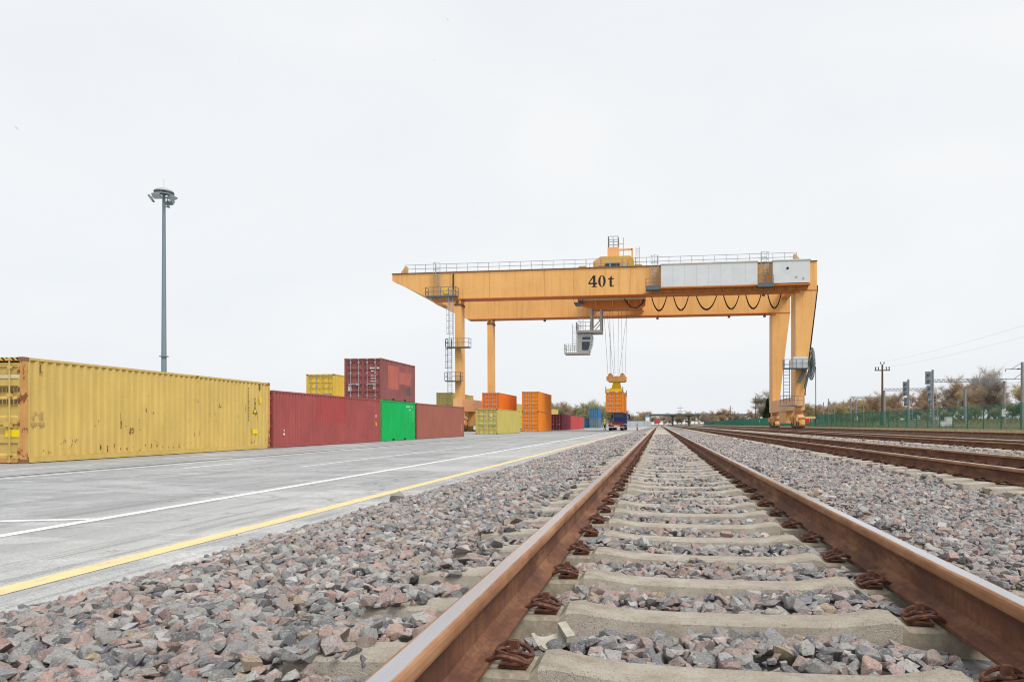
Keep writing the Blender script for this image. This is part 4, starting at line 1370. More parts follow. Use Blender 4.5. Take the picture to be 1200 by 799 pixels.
# sill beams and travelling gear on both sides
def sill(xc, zr):
    sb = B().prism([(YN - 0.35, 4.749), (YF_ + GW + 0.35, 4.749), (YF_ + GW + 0.35, 2.95), (YN - 0.35, 2.95)], 'x', xc - 0.62, xc + 0.62)
    o = cbuild(sb, 'sill_beam', ['crane_pale'])
    for yb in (YN + GW / 2, YF_ + GW / 2):
        bg_ = B()
        bg_.prism([(yb - 1.0, 2.949), (yb + 1.0, 2.949), (yb + 0.5, 2.35), (yb - 0.5, 2.35)], 'x', xc - 0.5, xc + 0.5)
        bg_.prism([(yb - 2.7, 2.0), (yb - 0.9, 2.45), (yb + 0.9, 2.45), (yb + 2.7, 2.0), (yb + 2.5, 1.72), (yb, 1.95), (yb - 2.5, 1.72)], 'x', xc - 0.42, xc + 0.42)
        bo = cbuild(bg_, 'bogie', ['crane_pale'])
        for dy in (-1.75, 1.75):
            tr_ = B().prism([(yb + dy - 1.15, zr + 0.55), (yb + dy - 0.35, 1.85), (yb + dy + 0.35, 1.85), (yb + dy + 1.15, zr + 0.55), (yb + dy + 1.05, zr + 0.22), (yb + dy - 1.05, zr + 0.22)], 'x', xc - 0.36, xc + 0.36)
            cbuild(tr_, 'wheel_truck', ['crane_pale'], bo)
            for q in (-0.62, 0.62):
                w_ = B().tube([(xc - 0.40, yb + dy + q, zr + 0.42), (xc + 0.40, yb + dy + q, zr + 0.42)], 0.42, 16)
                w_.tube([(xc - 0.46, yb + dy + q, zr + 0.40), (xc + 0.46, yb + dy + q, zr + 0.40)], 0.13, 10)
                cbuild(w_, 'wheel', ['flange'], bo)
                gd = B().box(xc - 0.66, xc - 0.42, yb + dy + q - 0.2, yb + dy + q + 0.2, zr + 0.85, zr + 1.45)
                cbuild(gd, 'drive_motor', ['crane_pale'], bo)
    # equipment box between the bogies
    cbuild(B().box(xc - 0.5, xc + 0.5, 104.5, 110.5, zr + 0.6, 2.948), 'ballast_box', ['crane'], o)
    cbuild(B().box(xc - 0.3, xc + 0.3, YN - 2.3, YN - 1.75, zr + 0.45, zr + 1.05), 'buffer_box', ['crane'], o)
    return o
sill(18.55, 0.632)
sill(-28.3, 0.202)
# red and yellow end marker on the right gear
mk = B().box(19.0, 20.3, YN - 1.5, YN - 1.2, 1.8, 2.1); o = cbuild(mk, 'warning_beam', ['crane'])
cbuild(B().box(19.1, 19.55, YN - 1.5, YN - 1.2, 1.25, 1.799), 'warning_lamp', ['redpaint'], o)

# right leg: platform, cabinet, ladder, cable reel
rp_ = B().box(16.4, 19.5, YN - 1.3, YN - 0.06, 8.35, 8.5)
rp_.railing([(16.4, YN - 1.3, 8.5), (19.5, YN - 1.3, 8.5)], 1.1, 0.8, 0.055)
rp_.railing([(16.4, YN - 1.3, 8.5), (16.4, YN - 0.1, 8.5)], 1.1, 0.8, 0.055)
o = cbuild(rp_, 'reel_platform', ['dark_steel'])
cbuild(B().box(17.6, 19.4, YN - 1.1, YN - 0.3, 8.501, 10.0), 'switch_cabinet', ['ehouse'], o)
cbuild(B().ladder((16.8, YN - 0.6, 4.0), (16.8, YN - 0.6, 9.5), (1, 0, 0), 0.75, 0.45, 0.08), 'ladder', ['dark_steel'])
cbuild(B().box(17.0, 18.0, YN - 1.2, YN - 0.4, 3.5, 3.6).railing([(15.9, YN - 1.2, 3.6), (18.9, YN - 1.2, 3.6)], 1.2, 0.7, 0.055).box(15.9, 18.9, YN - 1.25, YN - 0.36, 3.42, 3.499), 'lower_platform', ['dark_steel'])
mt = B().tube([(18.4, YN - 0.5, 6.6), (19.1, YN - 0.5, 8.2)], 0.22, 8).tube([(19.15, YN - 0.5, 5.8), (19.7, YN - 0.5, 8.2)], 0.16, 8)
cbuild(mt, 'cable_guide', ['dark_steel'])
reel = B()
rc = Vector((20.35, YN + 0.6, 9.15))
RR = 2.15
for i in range(28):
    a0 = 2 * math.pi * i / 28
    d0 = Vector((0, math.cos(a0), math.sin(a0)))
    a1 = 2 * math.pi * (i + 1) / 28
    d1 = Vector((0, math.cos(a1), math.sin(a1)))
    for sx in (-0.12,):
        off = Vector((sx, 0, 0))
        reel.bar(rc + off + d0 * 0.5, rc + off + d0 * RR, 0.07)
        for q in (1.0, 0.72):
            reel.bar(rc + off + d0 * RR * q, rc + off + d1 * RR * q, 0.10)
reel.tube([rc - Vector((0.28, 0, 0)), rc + Vector((0.28, 0, 0))], 0.62, 18)
reel.tube([rc - Vector((0.14, 0, 0)), rc + Vector((0.14, 0, 0))], 0.85, 28)
reel.tube([rc - Vector((0.9, 0, 0)), rc], 0.18, 8)
cbuild(reel, 'cable_reel', ['mast'])
cbuild(B().tube([(20.35, YN - 1.35, 8.6), (20.35, YN - 1.5, 0.8)], 0.05, 5), 'power_cable', ['black'])

# left leg: stair tower with platforms and hooped ladders
big_ = B().box(-32.6, -28.2, YN - 1.5, YN - 0.13, ZB + 0.10, ZB + 0.25)
big_.railing([(-32.6, YN - 1.5, ZB + 0.25), (-28.2, YN - 1.5, ZB + 0.25)], 1.15, 1.1, 0.055)
big_.railing([(-32.6, YN - 1.5, ZB + 0.25), (-32.6, YN - 0.2, ZB + 0.25)], 1.15, 1.1, 0.055)
big_.railing([(-28.2, YN - 1.5, ZB + 0.25), (-28.2, YN - 0.2, ZB + 0.25)], 1.15, 1.1, 0.055)
cbuild(big_, 'top_platform', ['dark_steel'])
cbuild(B().tube([(-30.0, YN - 0.09, ZB + 1.1), (-30.0, YN - 0.004, ZB + 1.1)], 0.42, 18), 'yellow_disc', ['label_yellow'])
for z, x0, x1 in ((11.85, -29.75, -26.4), (7.1, -29.9, -27.6)):
    pf = B().box(x0, x1, YN - 1.2, YN - 0.02, z, z + 0.14)
    pf.railing([(x0, YN - 1.2, z + 0.14), (x1, YN - 1.2, z + 0.14)], 1.15, 0.8, 0.06)
    pf.railing([(x0, YN - 1.2, z + 0.14), (x0, YN - 0.05, z + 0.14)], 1.15, 0.8, 0.06)
    pf.railing([(x1, YN - 1.2, z + 0.14), (x1, YN - 0.05, z + 0.14)], 1.15, 0.8, 0.06)
    cbuild(pf, 'leg_platform', ['dark_steel'])
cbuild(B().ladder((-29.1, YN - 0.7, 12.0), (-29.1, YN - 0.7, ZB + 1.2), (1, 0, 0), 0.6, 0.33, 0.06, cage=0.7, cdir=(-0.3, -1, 0)), 'ladder', ['steel'])
cbuild(B().ladder((-29.3, YN - 0.7, 7.2), (-29.3, YN - 0.7, 13.0), (1, 0, 0), 0.6, 0.33, 0.06, cage=0.7, cdir=(-0.3, -1, 0)), 'ladder', ['dark_steel'])
cbuild(B().ladder((-29.3, YN - 0.7, 3.0), (-29.3, YN - 0.7, 8.2), (1, 0, 0), 0.6, 0.33, 0.06), 'ladder', ['dark_steel'])
cbuild(B().tube([(-29.0, YN - 0.06, ZT - 0.2), (-29.0, YN - 0.06, ZB + 0.3)], 0.09, 6), 'cable_pipe', ['black'])
# small floodlights under the girders
for x, y in ((-19.0, YF_), (-0.2, YF_), (11.3, YF_), (16.9, YF_), (14.0, YN)):
    cbuild(B().box(x - 0.2, x + 0.2, y + 0.4, y + 0.7, ZB - 0.62, ZB - 0.36).bar((x, y + 0.55, ZB - 0.37), (x, y + 0.55, ZB - 0.09), 0.06), 'floodlight', ['dark_steel'])

# ------------------------------------------------------------------ trolley with cab
tr = thing('crane_trolley', 'orange crane trolley slung between the girders with operator cab below', 'crane trolley', (-6.5, 107, 17.4))
def tbuild(bb, name, mats, parent=tr, smooth=False):
    bb.v = [(x + 6.5, y - 107, z - 17.4) for x, y, z in bb.v]
    return bb.build(name, mats, parent, smooth)
fm = B().prism([(-11.4, 18.75), (-1.9, 18.75), (-1.9, 18.1), (-3.2, 17.55), (-9.0, 17.55), (-11.4, 18.35)], 'y', 100.4, 102.2)
fm.box(-10.8, -2.6, 102.2, 115.6, 19.6, 20.3)
fo = tbuild(fm, 'frame', ['crane_rust'])
for x in (-10.6, -8.9, -6.5, -4.2, -2.5):
    rb = B().prism([(x - 0.06, 18.74), (x + 0.06, 18.74), (x + 0.06, 17.85 if -9 < x < -3 else 18.3), (x - 0.06, 17.85 if -9 < x < -3 else 18.3)], 'y', 100.2, 100.399)
    tbuild(rb, 'stiffener', ['crane'], fo)
tbuild(B().box(-11.5, -1.8, 100.15, 103.0, 18.752, 19.35), 'walkway', ['cream'])
br_ = B()
for x in (-10.6, -2.8):
    for y0, y1 in ((99.45, 100.8), (115.3, 116.45)):
        br_.box(x - 0.4, x + 0.4, y0, y1, 19.601, 22.95)
tbuild(br_, 'hanger', ['crane'])
hb = B()
for x in (-10.6, -2.8):
    hb.box(x - 0.45, x + 0.45, 98.0, 118.0, 22.951, 23.2)
    for y in (YN + GW / 2, YF_ + GW / 2):
        hb.box(x - 0.6, x + 0.6, y - 0.2, y + 0.2, 22.952, 23.1)
tbuild(hb, 'cross_beam', ['trolley_yellow'])
hs_ = B().prism([(-9.5, 23.21), (-3.6, 23.21), (-3.6, 24.9), (-4.1, 25.5), (-8.4, 25.5), (-9.5, 24.8)], 'y', 102.5, 111.5)
ho = tbuild(hs_, 'machine_house', ['trolley_yellow'])
tbuild(B().box(-7.7, -5.6, 102.2, 102.499, 23.62, 24.4), 'house_window', ['glass'], ho)
for x in (-9.2, -8.3, -5.2, -4.4):
    tbuild(B().box(x - 0.04, x + 0.04, 102.44, 102.499, 23.3, 25.1 if -8.6 < x < -4.1 else 24.7), 'house_rib', ['crane_rust'], ho)
tbuild(B().tube([(-8.8, 102.1, 24.0), (-7.9, 102.1, 24.0)], 0.22, 10), 'hoist_motor', ['crane_rust'], ho)
tbuild(B().box(-5.1, -4.5, 102.0, 102.498, 23.5, 24.3), 'hoist_gearbox', ['cabgrey'], ho)
tbuild(B().box(-7.5, -5.85, 104.0, 106.0, 25.501, 27.2), 'winch_tower', ['crane_pale'])
tbuild(B().bar((-5.849, 105, 27.0), (-3.9, 105, 27.0), 0.25).bar((-3.9, 105, 24.8), (-3.9, 105, 27.15), 0.25), 'jib_frame', ['crane'])
tbuild(B().railing([(-7.4, 104.1, 27.2), (-5.95, 104.1, 27.2), (-5.95, 105.9, 27.2), (-7.4, 105.9, 27.2), (-7.4, 104.1, 27.2)], 1.6, 0.7, 0.08)
       .bar((-5.2, 105, 26.1), (-5.2, 105, 28.8), 0.08).bar((-6.0, 105, 27.9), (-5.2, 105, 27.9), 0.06), 'service_cage', ['steel'])
tbuild(B().railing([(-9.9, 101.5, 23.2), (-3.2, 101.5, 23.2)], 1.1, 0.9, 0.06).ladder((-3.0, 102, 23.6), (-3.0, 102, 26.6), (1, 0, 0), 0.5, 0.3, 0.06), 'handrail', ['steel'])
tbuild(B().tube([(-2.0, 100.3, 19.0), (-2.3, 100.1, 18.1), (-3.0, 100.1, 17.5), (-3.9, 100.1, 17.6), (-4.9, 100.2, 18.9)], 0.07, 6), 'trailing_cable', ['black'])
# arm that carries the cab
arm = B().box(-11.75, -8.1, 100.5, 103.3, 14.2, 14.55)
for x in (-9.6, -8.2):
    for y in (100.7, 103.1):
        arm.box(x - 0.13, x + 0.13, y - 0.13, y + 0.13, 14.551, 17.9)
arm.bar((-9.45, 100.7, 14.7), (-8.35, 100.7, 15.9), 0.14).bar((-8.35, 100.7, 15.9), (-9.2, 100.7, 17.2), 0.14).bar((-9.0, 100.7, 14.6), (-8.3, 100.7, 15.4), 0.12)
tbuild(arm, 'cab_arm', ['cabgrey'])
tbuild(B().railing([(-11.75, 100.5, 14.55), (-9.75, 100.5, 14.55)], 1.15, 0.7, 0.055).railing([(-11.75, 100.5, 14.55), (-11.75, 103.3, 14.55)], 1.15, 0.7, 0.055), 'cab_roof_rail', ['steel'])
tbuild(B().ladder((-11.1, 101, 14.6), (-11.1, 101, 18.9), (1, 0, 0), 0.6, 0.33, 0.06), 'ladder', ['steel'])
pl_ = B().box(-12.0, -10.6, 99.9, 102.5, 18.28, 18.45).railing([(-12.0, 99.9, 18.45), (-10.8, 99.9, 18.45)], 1.0, 0.6, 0.05)
tbuild(pl_, 'access_platform', ['dark_steel'])
cabp = [(-11.65, 11.45), (-9.95, 11.45), (-9.55, 12.6), (-9.45, 13.75), (-9.6, 14.1), (-11.65, 14.1)]
co_ = tbuild(B().prism(cabp, 'y', 100.9, 102.9), 'cab', ['cabgrey'])
w_ = B().prism([(-10.95, 11.75), (-10.05, 11.75), (-9.85, 12.35), (-9.82, 12.95), (-10.95, 12.95)], 'y', 100.86, 100.899)
tbuild(w_, 'cab_window', ['glass'], co_)
tbuild(B().box(-10.9, -9.75, 100.86, 100.899, 13.25, 13.62), 'cab_window', ['glass'], co_)
fwv = B().prism([(-9.944, 11.6), (-9.90, 11.6), (-9.50, 12.62), (-9.41, 13.6), (-9.455, 13.6), (-9.545, 12.62)], 'y', 101.1, 102.7)
tbuild(fwv, 'windscreen', ['glass'], co_)
tbuild(B().box(-13.5, -9.95, 100.7, 103.1, 11.2, 11.44).railing([(-13.5, 100.7, 11.44), (-11.7, 100.7, 11.44)], 1.15, 0.6, 0.05)
       .railing([(-13.5, 100.7, 11.44), (-13.5, 103.1, 11.44)], 1.15, 0.8, 0.05).railing([(-13.5, 103.1, 11.44), (-11.7, 103.1, 11.44)], 1.15, 0.6, 0.05), 'cab_balcony', ['cabgrey'])
tbuild(B().ladder((-12.1, 101.5, 11.5), (-12.1, 101.5, 15.6), (1, 0, 0), 0.6, 0.33, 0.055), 'ladder', ['steel'])
# hoist ropes: part of the trolley's winch
for i, (xt, yt, xb, yb) in enumerate(((-7.85, 101.6, -7.55, 105.6), (-7.3, 105.2, -7.1, 106.2), (-6.6, 101.8, -6.5, 105.8), (-6.2, 110.0, -6.2, 108.2), (-5.3, 101.6, -5.4, 105.6),
                                       (-4.9, 110.2, -5.1, 108.3), (-7.6, 110.3, -7.4, 108.3), (-4.4, 104.5, -5.9, 106.0), (-8.1, 109.5, -6.8, 107.8))):
    tbuild(B().tube([(xt, yt, 17.56 if yt < 102.2 else 19.65), (xb, yb, 8.55)], 0.028, 4), 'hoist_rope', ['rope'])

# ------------------------------------------------------------------ spreader and the container it holds
sp = thing('container_spreader', 'orange and yellow lifting spreader with sheaves above the hanging orange container', 'spreader', (-6.32, 107.1, 5.72))
def sbuild(bb, name, mats, parent=sp):
    return bb.build(name, mats, parent)
hbk = sbuild(B().prism([(-1.45, 1.95), (-1.2, 1.75), (1.2, 1.75), (1.45, 1.95), (1.45, 2.55), (-1.45, 2.55)], 'y', -1.6, 1.6), 'head_block', ['crane'])
for x in (-0.9, 0.9):
    for y in (-1.2, 1.2):
        s_ = B().tube([(x - 0.12, y, 2.75), (x + 0.12, y, 2.75)], 0.42, 16)
        sbuild(B().tube([(x, y - 0.12, 2.72), (x, y + 0.12, 2.72)], 0.30, 16), 'sheave', ['crane_rust'], hbk)
        sbuild(B().prism([(x - 0.42, 2.551), (x + 0.42, 2.551), (x + 0.15, 2.85), (x - 0.15, 2.85)], 'y', y - 0.22, y - 0.14), 'sheave_cheek', ['crane'], hbk)
sbuild(B().prism([(-0.75, 0.5), (0.75, 0.5), (0.45, 1.75), (-0.45, 1.75)], 'y', -1.3, 1.3).prism([(-0.95, 0.45), (0.95, 0.45), (0.8, 0.75), (-0.8, 0.75)], 'y', -2.2, 2.2), 'centre_block', ['spreader_yellow'])
sbuild(B().box(-0.85, -0.45, -5.9, 5.9, 0.1, 0.44).box(0.45, 0.85, -5.9, 5.9, 0.1, 0.44), 'telescopic_beam', ['spreader_yellow'])
sbuild(B().box(-1.15, 1.15, -6.05, -5.901, 0.04, 0.42), 'end_beam', ['spreader_yellow'])
sbuild(B().box(-1.15, 1.15, 5.901, 6.05, 0.04, 0.42), 'end_beam', ['spreader_yellow'])
fp = B()
for sx in (-1, 1):
    for y in (-5.95, 5.8):
        fp.box(sx * 1.225 - 0.05, sx * 1.225 + 0.05, y, y + 0.14, -0.25, 0.75)
sbuild(fp, 'corner_flipper', ['dark_steel'])
container(-6.32 + W_C / 2, 101.0, 2.79, L40, 2.92, 'c_amber', 'orange container hanging from the crane spreader over the truck')

# ================================================================== TRUCK, PERSON, SMALL YARD THINGS
tk = thing('truck', 'blue truck with empty container trailer seen from behind under the hanging container', 'truck', (-7.15, 118.2, 0))
def kb_(bb, name, mats, parent=tk, smooth=False):
    return bb.build(name, mats, parent, smooth)
ch = kb_(B().box(-0.55, -0.38, 0.1, 12.4, 1.0, 1.25).box(0.38, 0.55, 0.1, 12.4, 1.0, 1.25), 'chassis', ['c_darkred'])
cb_ = B()
for y in (0.15, 4.0, 8.0, 12.0):
    cb_.box(-1.22, 1.22, y, y + 0.25, 1.252, 1.42)
kb_(cb_, 'bolster', ['c_darkred'], ch)
bp = kb_(B().box(-1.24, 1.24, -0.08, 0.0, 0.80, 1.02), 'rear_bumper', ['crane_rust'])
for x in (-0.95, 0.95):
    kb_(B().box(x - 0.24, x + 0.24, -0.12, -0.081, 0.83, 0.99), 'tail_light', ['taillight'], bp)
kb_(B().box(-0.26, 0.26, -0.10, -0.081, 0.66, 0.79), 'number_plate', ['white'], bp)
kb_(B().box(-1.2, 1.2, -0.06, 0.02, 0.52, 0.62), 'underrun_bar', ['white'])
for y in (1.4, 2.75, 4.1, 10.6, 15.2):
    for s in (-1, 1):
        w_ = kb_(B().tube([(s * 0.72, y, 0.51), (s * 1.22, y, 0.51)], 0.51, 20), 'wheel', ['black'])
        kb_(B().tube([(s * 1.221, y, 0.51), (s * 1.24, y, 0.51)], 0.28, 14), 'rim', ['steel'], w_)
kb_(B().box(-1.22, -0.66, 0.9, 4.7, 1.03, 1.1).box(0.66, 1.22, 0.9, 4.7, 1.03, 1.1).box(-1.23, -0.66, 0.72, 0.78, 0.35, 1.08).box(0.66, 1.23, 0.72, 0.78, 0.35, 1.08), 'mudguard', ['black'])
kb_(B().box(-0.5, 0.5, 9.4, 16.2, 0.72, 0.999), 'tractor_frame', ['dark_steel'])
cabm = B().prism([(13.6, 1.15), (15.95, 1.15), (15.95, 2.2), (15.7, 3.1), (15.2, 3.62), (13.7, 3.62), (13.6, 3.2)], 'x', -1.24, 1.24)
co_ = kb_(cabm, 'cab', ['truckblue'])
kb_(B().box(-1.0, 1.0, 13.56, 13.599, 2.3, 2.95), 'rear_window', ['glass'], co_)
for s in (-1, 1):
    kb_(B().box(s * 1.62 - 0.13, s * 1.62 + 0.13, 15.5, 15.6, 2.1, 2.95).bar((s * 1.24, 15.55, 2.9), (s * 1.5, 15.55, 2.9), 0.06), 'mirror', ['black'], co_)
kb_(B().box(-1.2, -0.6, 11.5, 13.3, 0.55, 1.1).box(0.6, 1.2, 11.5, 13.3, 0.55, 1.1), 'fuel_tank', ['steel'])

# person: one continuous skinned figure standing by the truck
def person(loc, rz, label):
    J = {'pel': (0, 0, 0.95), 'bel': (0, -0.01, 1.10), 'che': (0, 0.0, 1.33), 'nec': (0, 0.0, 1.50), 'hd0': (0, -0.01, 1.60), 'hd1': (0, -0.015, 1.70), 'hd2': (0, -0.005, 1.78)}
    E_ = [('pel', 'bel'), ('bel', 'che'), ('che', 'nec'), ('nec', 'hd0'), ('hd0', 'hd1'), ('hd1', 'hd2')]
    rad = {'pel': (.155, .12), 'bel': (.15, .115), 'che': (.175, .125), 'nec': (.06, .06), 'hd0': (.072, .085), 'hd1': (.078, .10), 'hd2': (.062, .08)}
    for s, n_ in ((-1, 'l'), (1, 'r')):
        J[n_ + 'sh'] = (s * 0.19, 0, 1.42); J[n_ + 'el'] = (s * 0.27, 0.03, 1.14); J[n_ + 'wr'] = (s * 0.25, -0.12 if s > 0 else -0.02, 0.93)
        J[n_ + 'ha'] = (s * 0.245, -0.17 if s > 0 else -0.04, 0.84)
        J[n_ + 'hi'] = (s * 0.10, 0, 0.88); J[n_ + 'kn'] = (s * 0.12, -0.02 - 0.03 * s, 0.50); J[n_ + 'an'] = (s * 0.13, 0.02 + 0.05 * s, 0.09); J[n_ + 'to'] = (s * 0.15, -0.16 + 0.05 * s, 0.045)
        E_ += [('che', n_ + 'sh'), (n_ + 'sh', n_ + 'el'), (n_ + 'el', n_ + 'wr'), (n_ + 'wr', n_ + 'ha'), ('pel', n_ + 'hi'), (n_ + 'hi', n_ + 'kn'), (n_ + 'kn', n_ + 'an'), (n_ + 'an', n_ + 'to')]
        rad.update({n_ + 'sh': (.075, .075), n_ + 'el': (.05, .05), n_ + 'wr': (.035, .035), n_ + 'ha': (.03, .045), n_ + 'hi': (.10, .105), n_ + 'kn': (.068, .07), n_ + 'an': (.05, .05), n_ + 'to': (.045, .035)})
    keys = list(J)
    me = bpy.data.meshes.new('body')
    me.from_pydata([J[k] for k in keys], [(keys.index(p), keys.index(q)) for p, q in E_], [])
    o = link('body_skeleton', me)
    m_ = o.modifiers.new('skin', 'SKIN'); m_.use_smooth_shade = True
    for i, k in enumerate(keys):
        sv = me.skin_vertices[0].data[i]; sv.radius = rad[k]; sv.use_root = (k == 'pel')
    o.modifiers.new('sub', 'SUBSURF').levels = 1
    dg = bpy.context.evaluated_depsgraph_get()
    me2 = bpy.data.meshes.new_from_object(o.evaluated_get(dg))
    bpy.data.objects.remove(o)
    me2.materials.clear()
    for k in ('navy', 'hivis', 'skin'):
        me2.materials.append(MAT[k])
    for p in me2.polygons:
        c = p.center
        p.material_index = 2 if (c.z > 1.52 or (abs(c.x) > 0.21 and c.z < 0.92)) else (1 if (c.z > 1.0 and abs(c.x) < 0.23) else 0)
    t = thing('person', label, 'person', loc, rz)
    link('body', me2, t)
    hat = B()
    rings = [(0.0, 0.125), (0.02, 0.115), (0.07, 0.095), (0.105, 0.05), (0.115, 0.0)]
    vs, fs = [], []
    for z, r_ in rings:
        vs += [(r_ * math.cos(2 * math.pi * i / 12), r_ * 1.15 * math.sin(2 * math.pi * i / 12) - 0.01, 1.745 + z) for i in range(12)]
    for j in range(4):
        fs += [(j * 12 + i, j * 12 + (i + 1) % 12, (j + 1) * 12 + (i + 1) % 12, (j + 1) * 12 + i) for i in range(12)]
    hat.add(vs, fs)
    hat.build('hard_hat', 'white', t, smooth=True)
    bs = B().box(-0.182, 0.182, -0.135, -0.128, 1.14, 1.19).box(-0.182, 0.182, 0.128, 0.135, 1.14, 1.19)
    bs.build('reflective_band', 'steel', t)
    return t
person((-9.15, 120.3, 0), R(150), 'person in yellow hi-vis vest and dark trousers standing left of the truck')

# red and white post at the edge of the yard
bo = thing('bollard', 'short red post with pale band at the yard edge right of the truck', 'bollard', (-3.75, 124.5, 0))
B().tube([(0, 0, 0), (0, 0, 0.06)], 0.24, 16).build('base', 'black', bo)
B().tube([(0, 0, 0.06), (0, 0, 1.02)], 0.12, 14).build('post', 'redpaint', bo)
B().tube([(0, 0, 0.62), (0, 0, 0.78)], 0.123, 14).build('band', 'white', bo)

# ------------------------------------------------------------------ floodlight mast behind the yellow container
lm = thing('floodlight_mast', 'tall grey-blue tapered floodlight mast behind the long yellow container', 'light mast', (-52.2, 68.4, 0))
B().tube([(0, 0, 0), (0, 0, 26.0)], 0.30, 16, r2=0.15).build('pole', 'mast', lm, smooth=True)
B().tube([(0, 0, 8.25), (0, 0, 8.33)], 0.46, 16).build('flange', 'mast', lm)
ring = B()
rad_ = 0.95
for i in range(18):
    a0, a1 = 2 * math.pi * i / 18, 2 * math.pi * (i + 1) / 18
    ring.bar((rad_ * math.cos(a0), rad_ * math.sin(a0), 25.45), (rad_ * math.cos(a1), rad_ * math.sin(a1), 25.45), 0.11)
    ring.bar((rad_ * math.cos(a0), rad_ * math.sin(a0), 25.75), (rad_ * math.cos(a1), rad_ * math.sin(a1), 25.75), 0.07)
for i in range(6):
    a0 = math.pi * i / 3
    ring.bar((0, 0, 25.6), (rad_ * math.cos(a0), rad_ * math.sin(a0), 25.45), 0.10)
ring.build('head_frame', 'mast', lm)
cap = B()
vs, fs = [], []
for z, r_ in ((25.78, 0.95), (25.95, 0.85), (26.1, 0.5), (26.15, 0.02)):
    vs += [(r_ * math.cos(2 * math.pi * i / 16), r_ * math.sin(2 * math.pi * i / 16), z) for i in range(16)]
for j in range(3):
    fs += [(j * 16 + i, j * 16 + (i + 1) % 16, (j + 1) * 16 + (i + 1) % 16, (j + 1) * 16 + i) for i in range(16)]
cap.add(vs, fs).build('dome', 'cabgrey', lm, smooth=True)
def flood(az, tilt, r=1.2, z=25.0):
    f_ = B().box(-0.42, 0.42, -0.10, 0.10, -0.33, 0.33).bar((-0.2, 0.1, 0), (-0.2, 0.4, 0.2), 0.06).bar((0.2, 0.1, 0), (0.2, 0.4, 0.2), 0.06)
    o = f_.build('floodlight', 'mast', lm)
    o.location = (r * math.cos(az), r * math.sin(az), z); o.rotation_euler = (tilt, 0, az + math.pi / 2)
    g = B().box(-0.38, 0.38, -0.115, -0.101, -0.29, 0.29).build('glass', 'lampglass', o)
    return o
for az, ti in ((R(205), R(35)), (R(275), R(60)), (R(345), R(76)), (R(100), R(45))):
    flood(az + math.pi * 0, ti)
B().bar((0.1, 0, 24.2), (0.5, 0, 24.2), 0.07).box(0.4, 0.62, -0.12, 0.12, 24.1, 24.3).build('camera_box', 'mast', lm)
B().tube([(0, 0, 26.14), (0, 0, 27.2)], 0.02, 5).build('lightning_rod', 'steel', lm)

# ================================================================== FENCE
XFN = 26.2
fn = thing('mesh_fence', 'long green welded-mesh fence with square posts along the right edge of the tracks', 'fence', (XFN, 0, 0))
FG = 0.62
panel = B()
for i in range(59):
    y = 0.05 + i * 0.05
    panel.tube([(0, y, 0.06), (0, y, 2.0)], 0.005, 3)
for z in (0.08, 0.28, 0.48, 0.68, 0.88, 1.08, 1.28, 1.48, 1.68, 1.88, 1.98):
    panel.tube([(0.008, 0.03, z), (0.008, 2.97, z)], 0.006, 3)
PANEL_ME = panel.build('mesh_panel', 'fencegreen'); pm_ = PANEL_ME.data; bpy.data.objects.remove(PANEL_ME)
post = B().box(-0.04, 0.04, -0.04, 0.04, 0, 2.08).box(-0.047, 0.047, -0.047, 0.047, 2.081, 2.1)
PO = post.build('post', 'fencegreen'); po_ = PO.data; bpy.data.objects.remove(PO)
y = 25.6
i = 0
while y < 400:
    link('post', po_, fn, (0, y, FG - 0.05))
    link('mesh_panel', pm_, fn, (0, y, FG))
    y += 3.0
for yy, zz in ((58.0, 1.75), (98.0, 1.7), (128.0, 1.7), (190.0, 1.7)):
    o = B().box(-0.05, -0.03, 0, 0.42, 0, 0.52).build('fence_sign', 'white')
    o.location = (XFN, yy, FG + zz - 0.7)
    tag(o, {58.0: 'small white sign on the green fence nearest the camera', 98.0: 'small white sign on the green fence beside the wooden pole', 128.0: 'small white sign on the green fence just right of the crane gear',
            190.0: 'small white sign on the green fence left of the crane gear'}[yy], 'sign')
tg = B().box(27.6, 28.3, 20, 300, 0.55, 0.86).build('cable_trough', 'concrete')
tag(tg, 'long pale concrete cable trough running just behind the green fence', 'cable trough')

# dry grass tufts on the verge before and behind the fence
def tufts(n_, xr, yr, h):
    X_ = rng.uniform(*xr, n_); Y_ = yr[0] + (yr[1] - yr[0]) * rng.uniform(0, 1, n_) ** 1.6
    Z_ = np.interp(X_, gx, gz)
    hh = h * rng.uniform(0.5, 1.3, n_); an = rng.uniform(0, np.pi, n_); w_ = hh * 0.10
    lx, ly = rng.normal(0, 0.3, n_) * hh, rng.normal(0, 0.3, n_) * hh
    A = np.stack([X_ - np.cos(an) * w_, Y_ - np.sin(an) * w_, Z_ - 0.02], 1)
    C_ = np.stack([X_ + np.cos(an) * w_, Y_ + np.sin(an) * w_, Z_ - 0.02], 1)
    D = np.stack([X_ + lx, Y_ + ly, Z_ + hh], 1)
    return np.stack([A, C_, D], 1).reshape(-1, 3)
V = np.concatenate([tufts(16000, (20.2, 27.0), (28, 150), 0.16), tufts(14000, (28.6, 37), (40, 220), 0.30), tufts(16000, (57, 68), (80, 300), 0.8)])
me = bpy.data.meshes.new('dry_grass')
me.vertices.add(len(V)); me.vertices.foreach_set('co', V.astype(np.float32).ravel())
me.loops.add(len(V)); me.loops.foreach_set('vertex_index', np.arange(len(V), dtype=np.int32))
me.polygons.add(len(V) // 3); me.polygons.foreach_set('loop_start', np.arange(0, len(V), 3, dtype=np.int32))
me.update(calc_edges=True); me.materials.append(MAT['drygrass'])
o = link('dry_grass', me); stuff(o); o['label'] = 'dry straw grass on the verges by the fence'; o['category'] = 'grass'

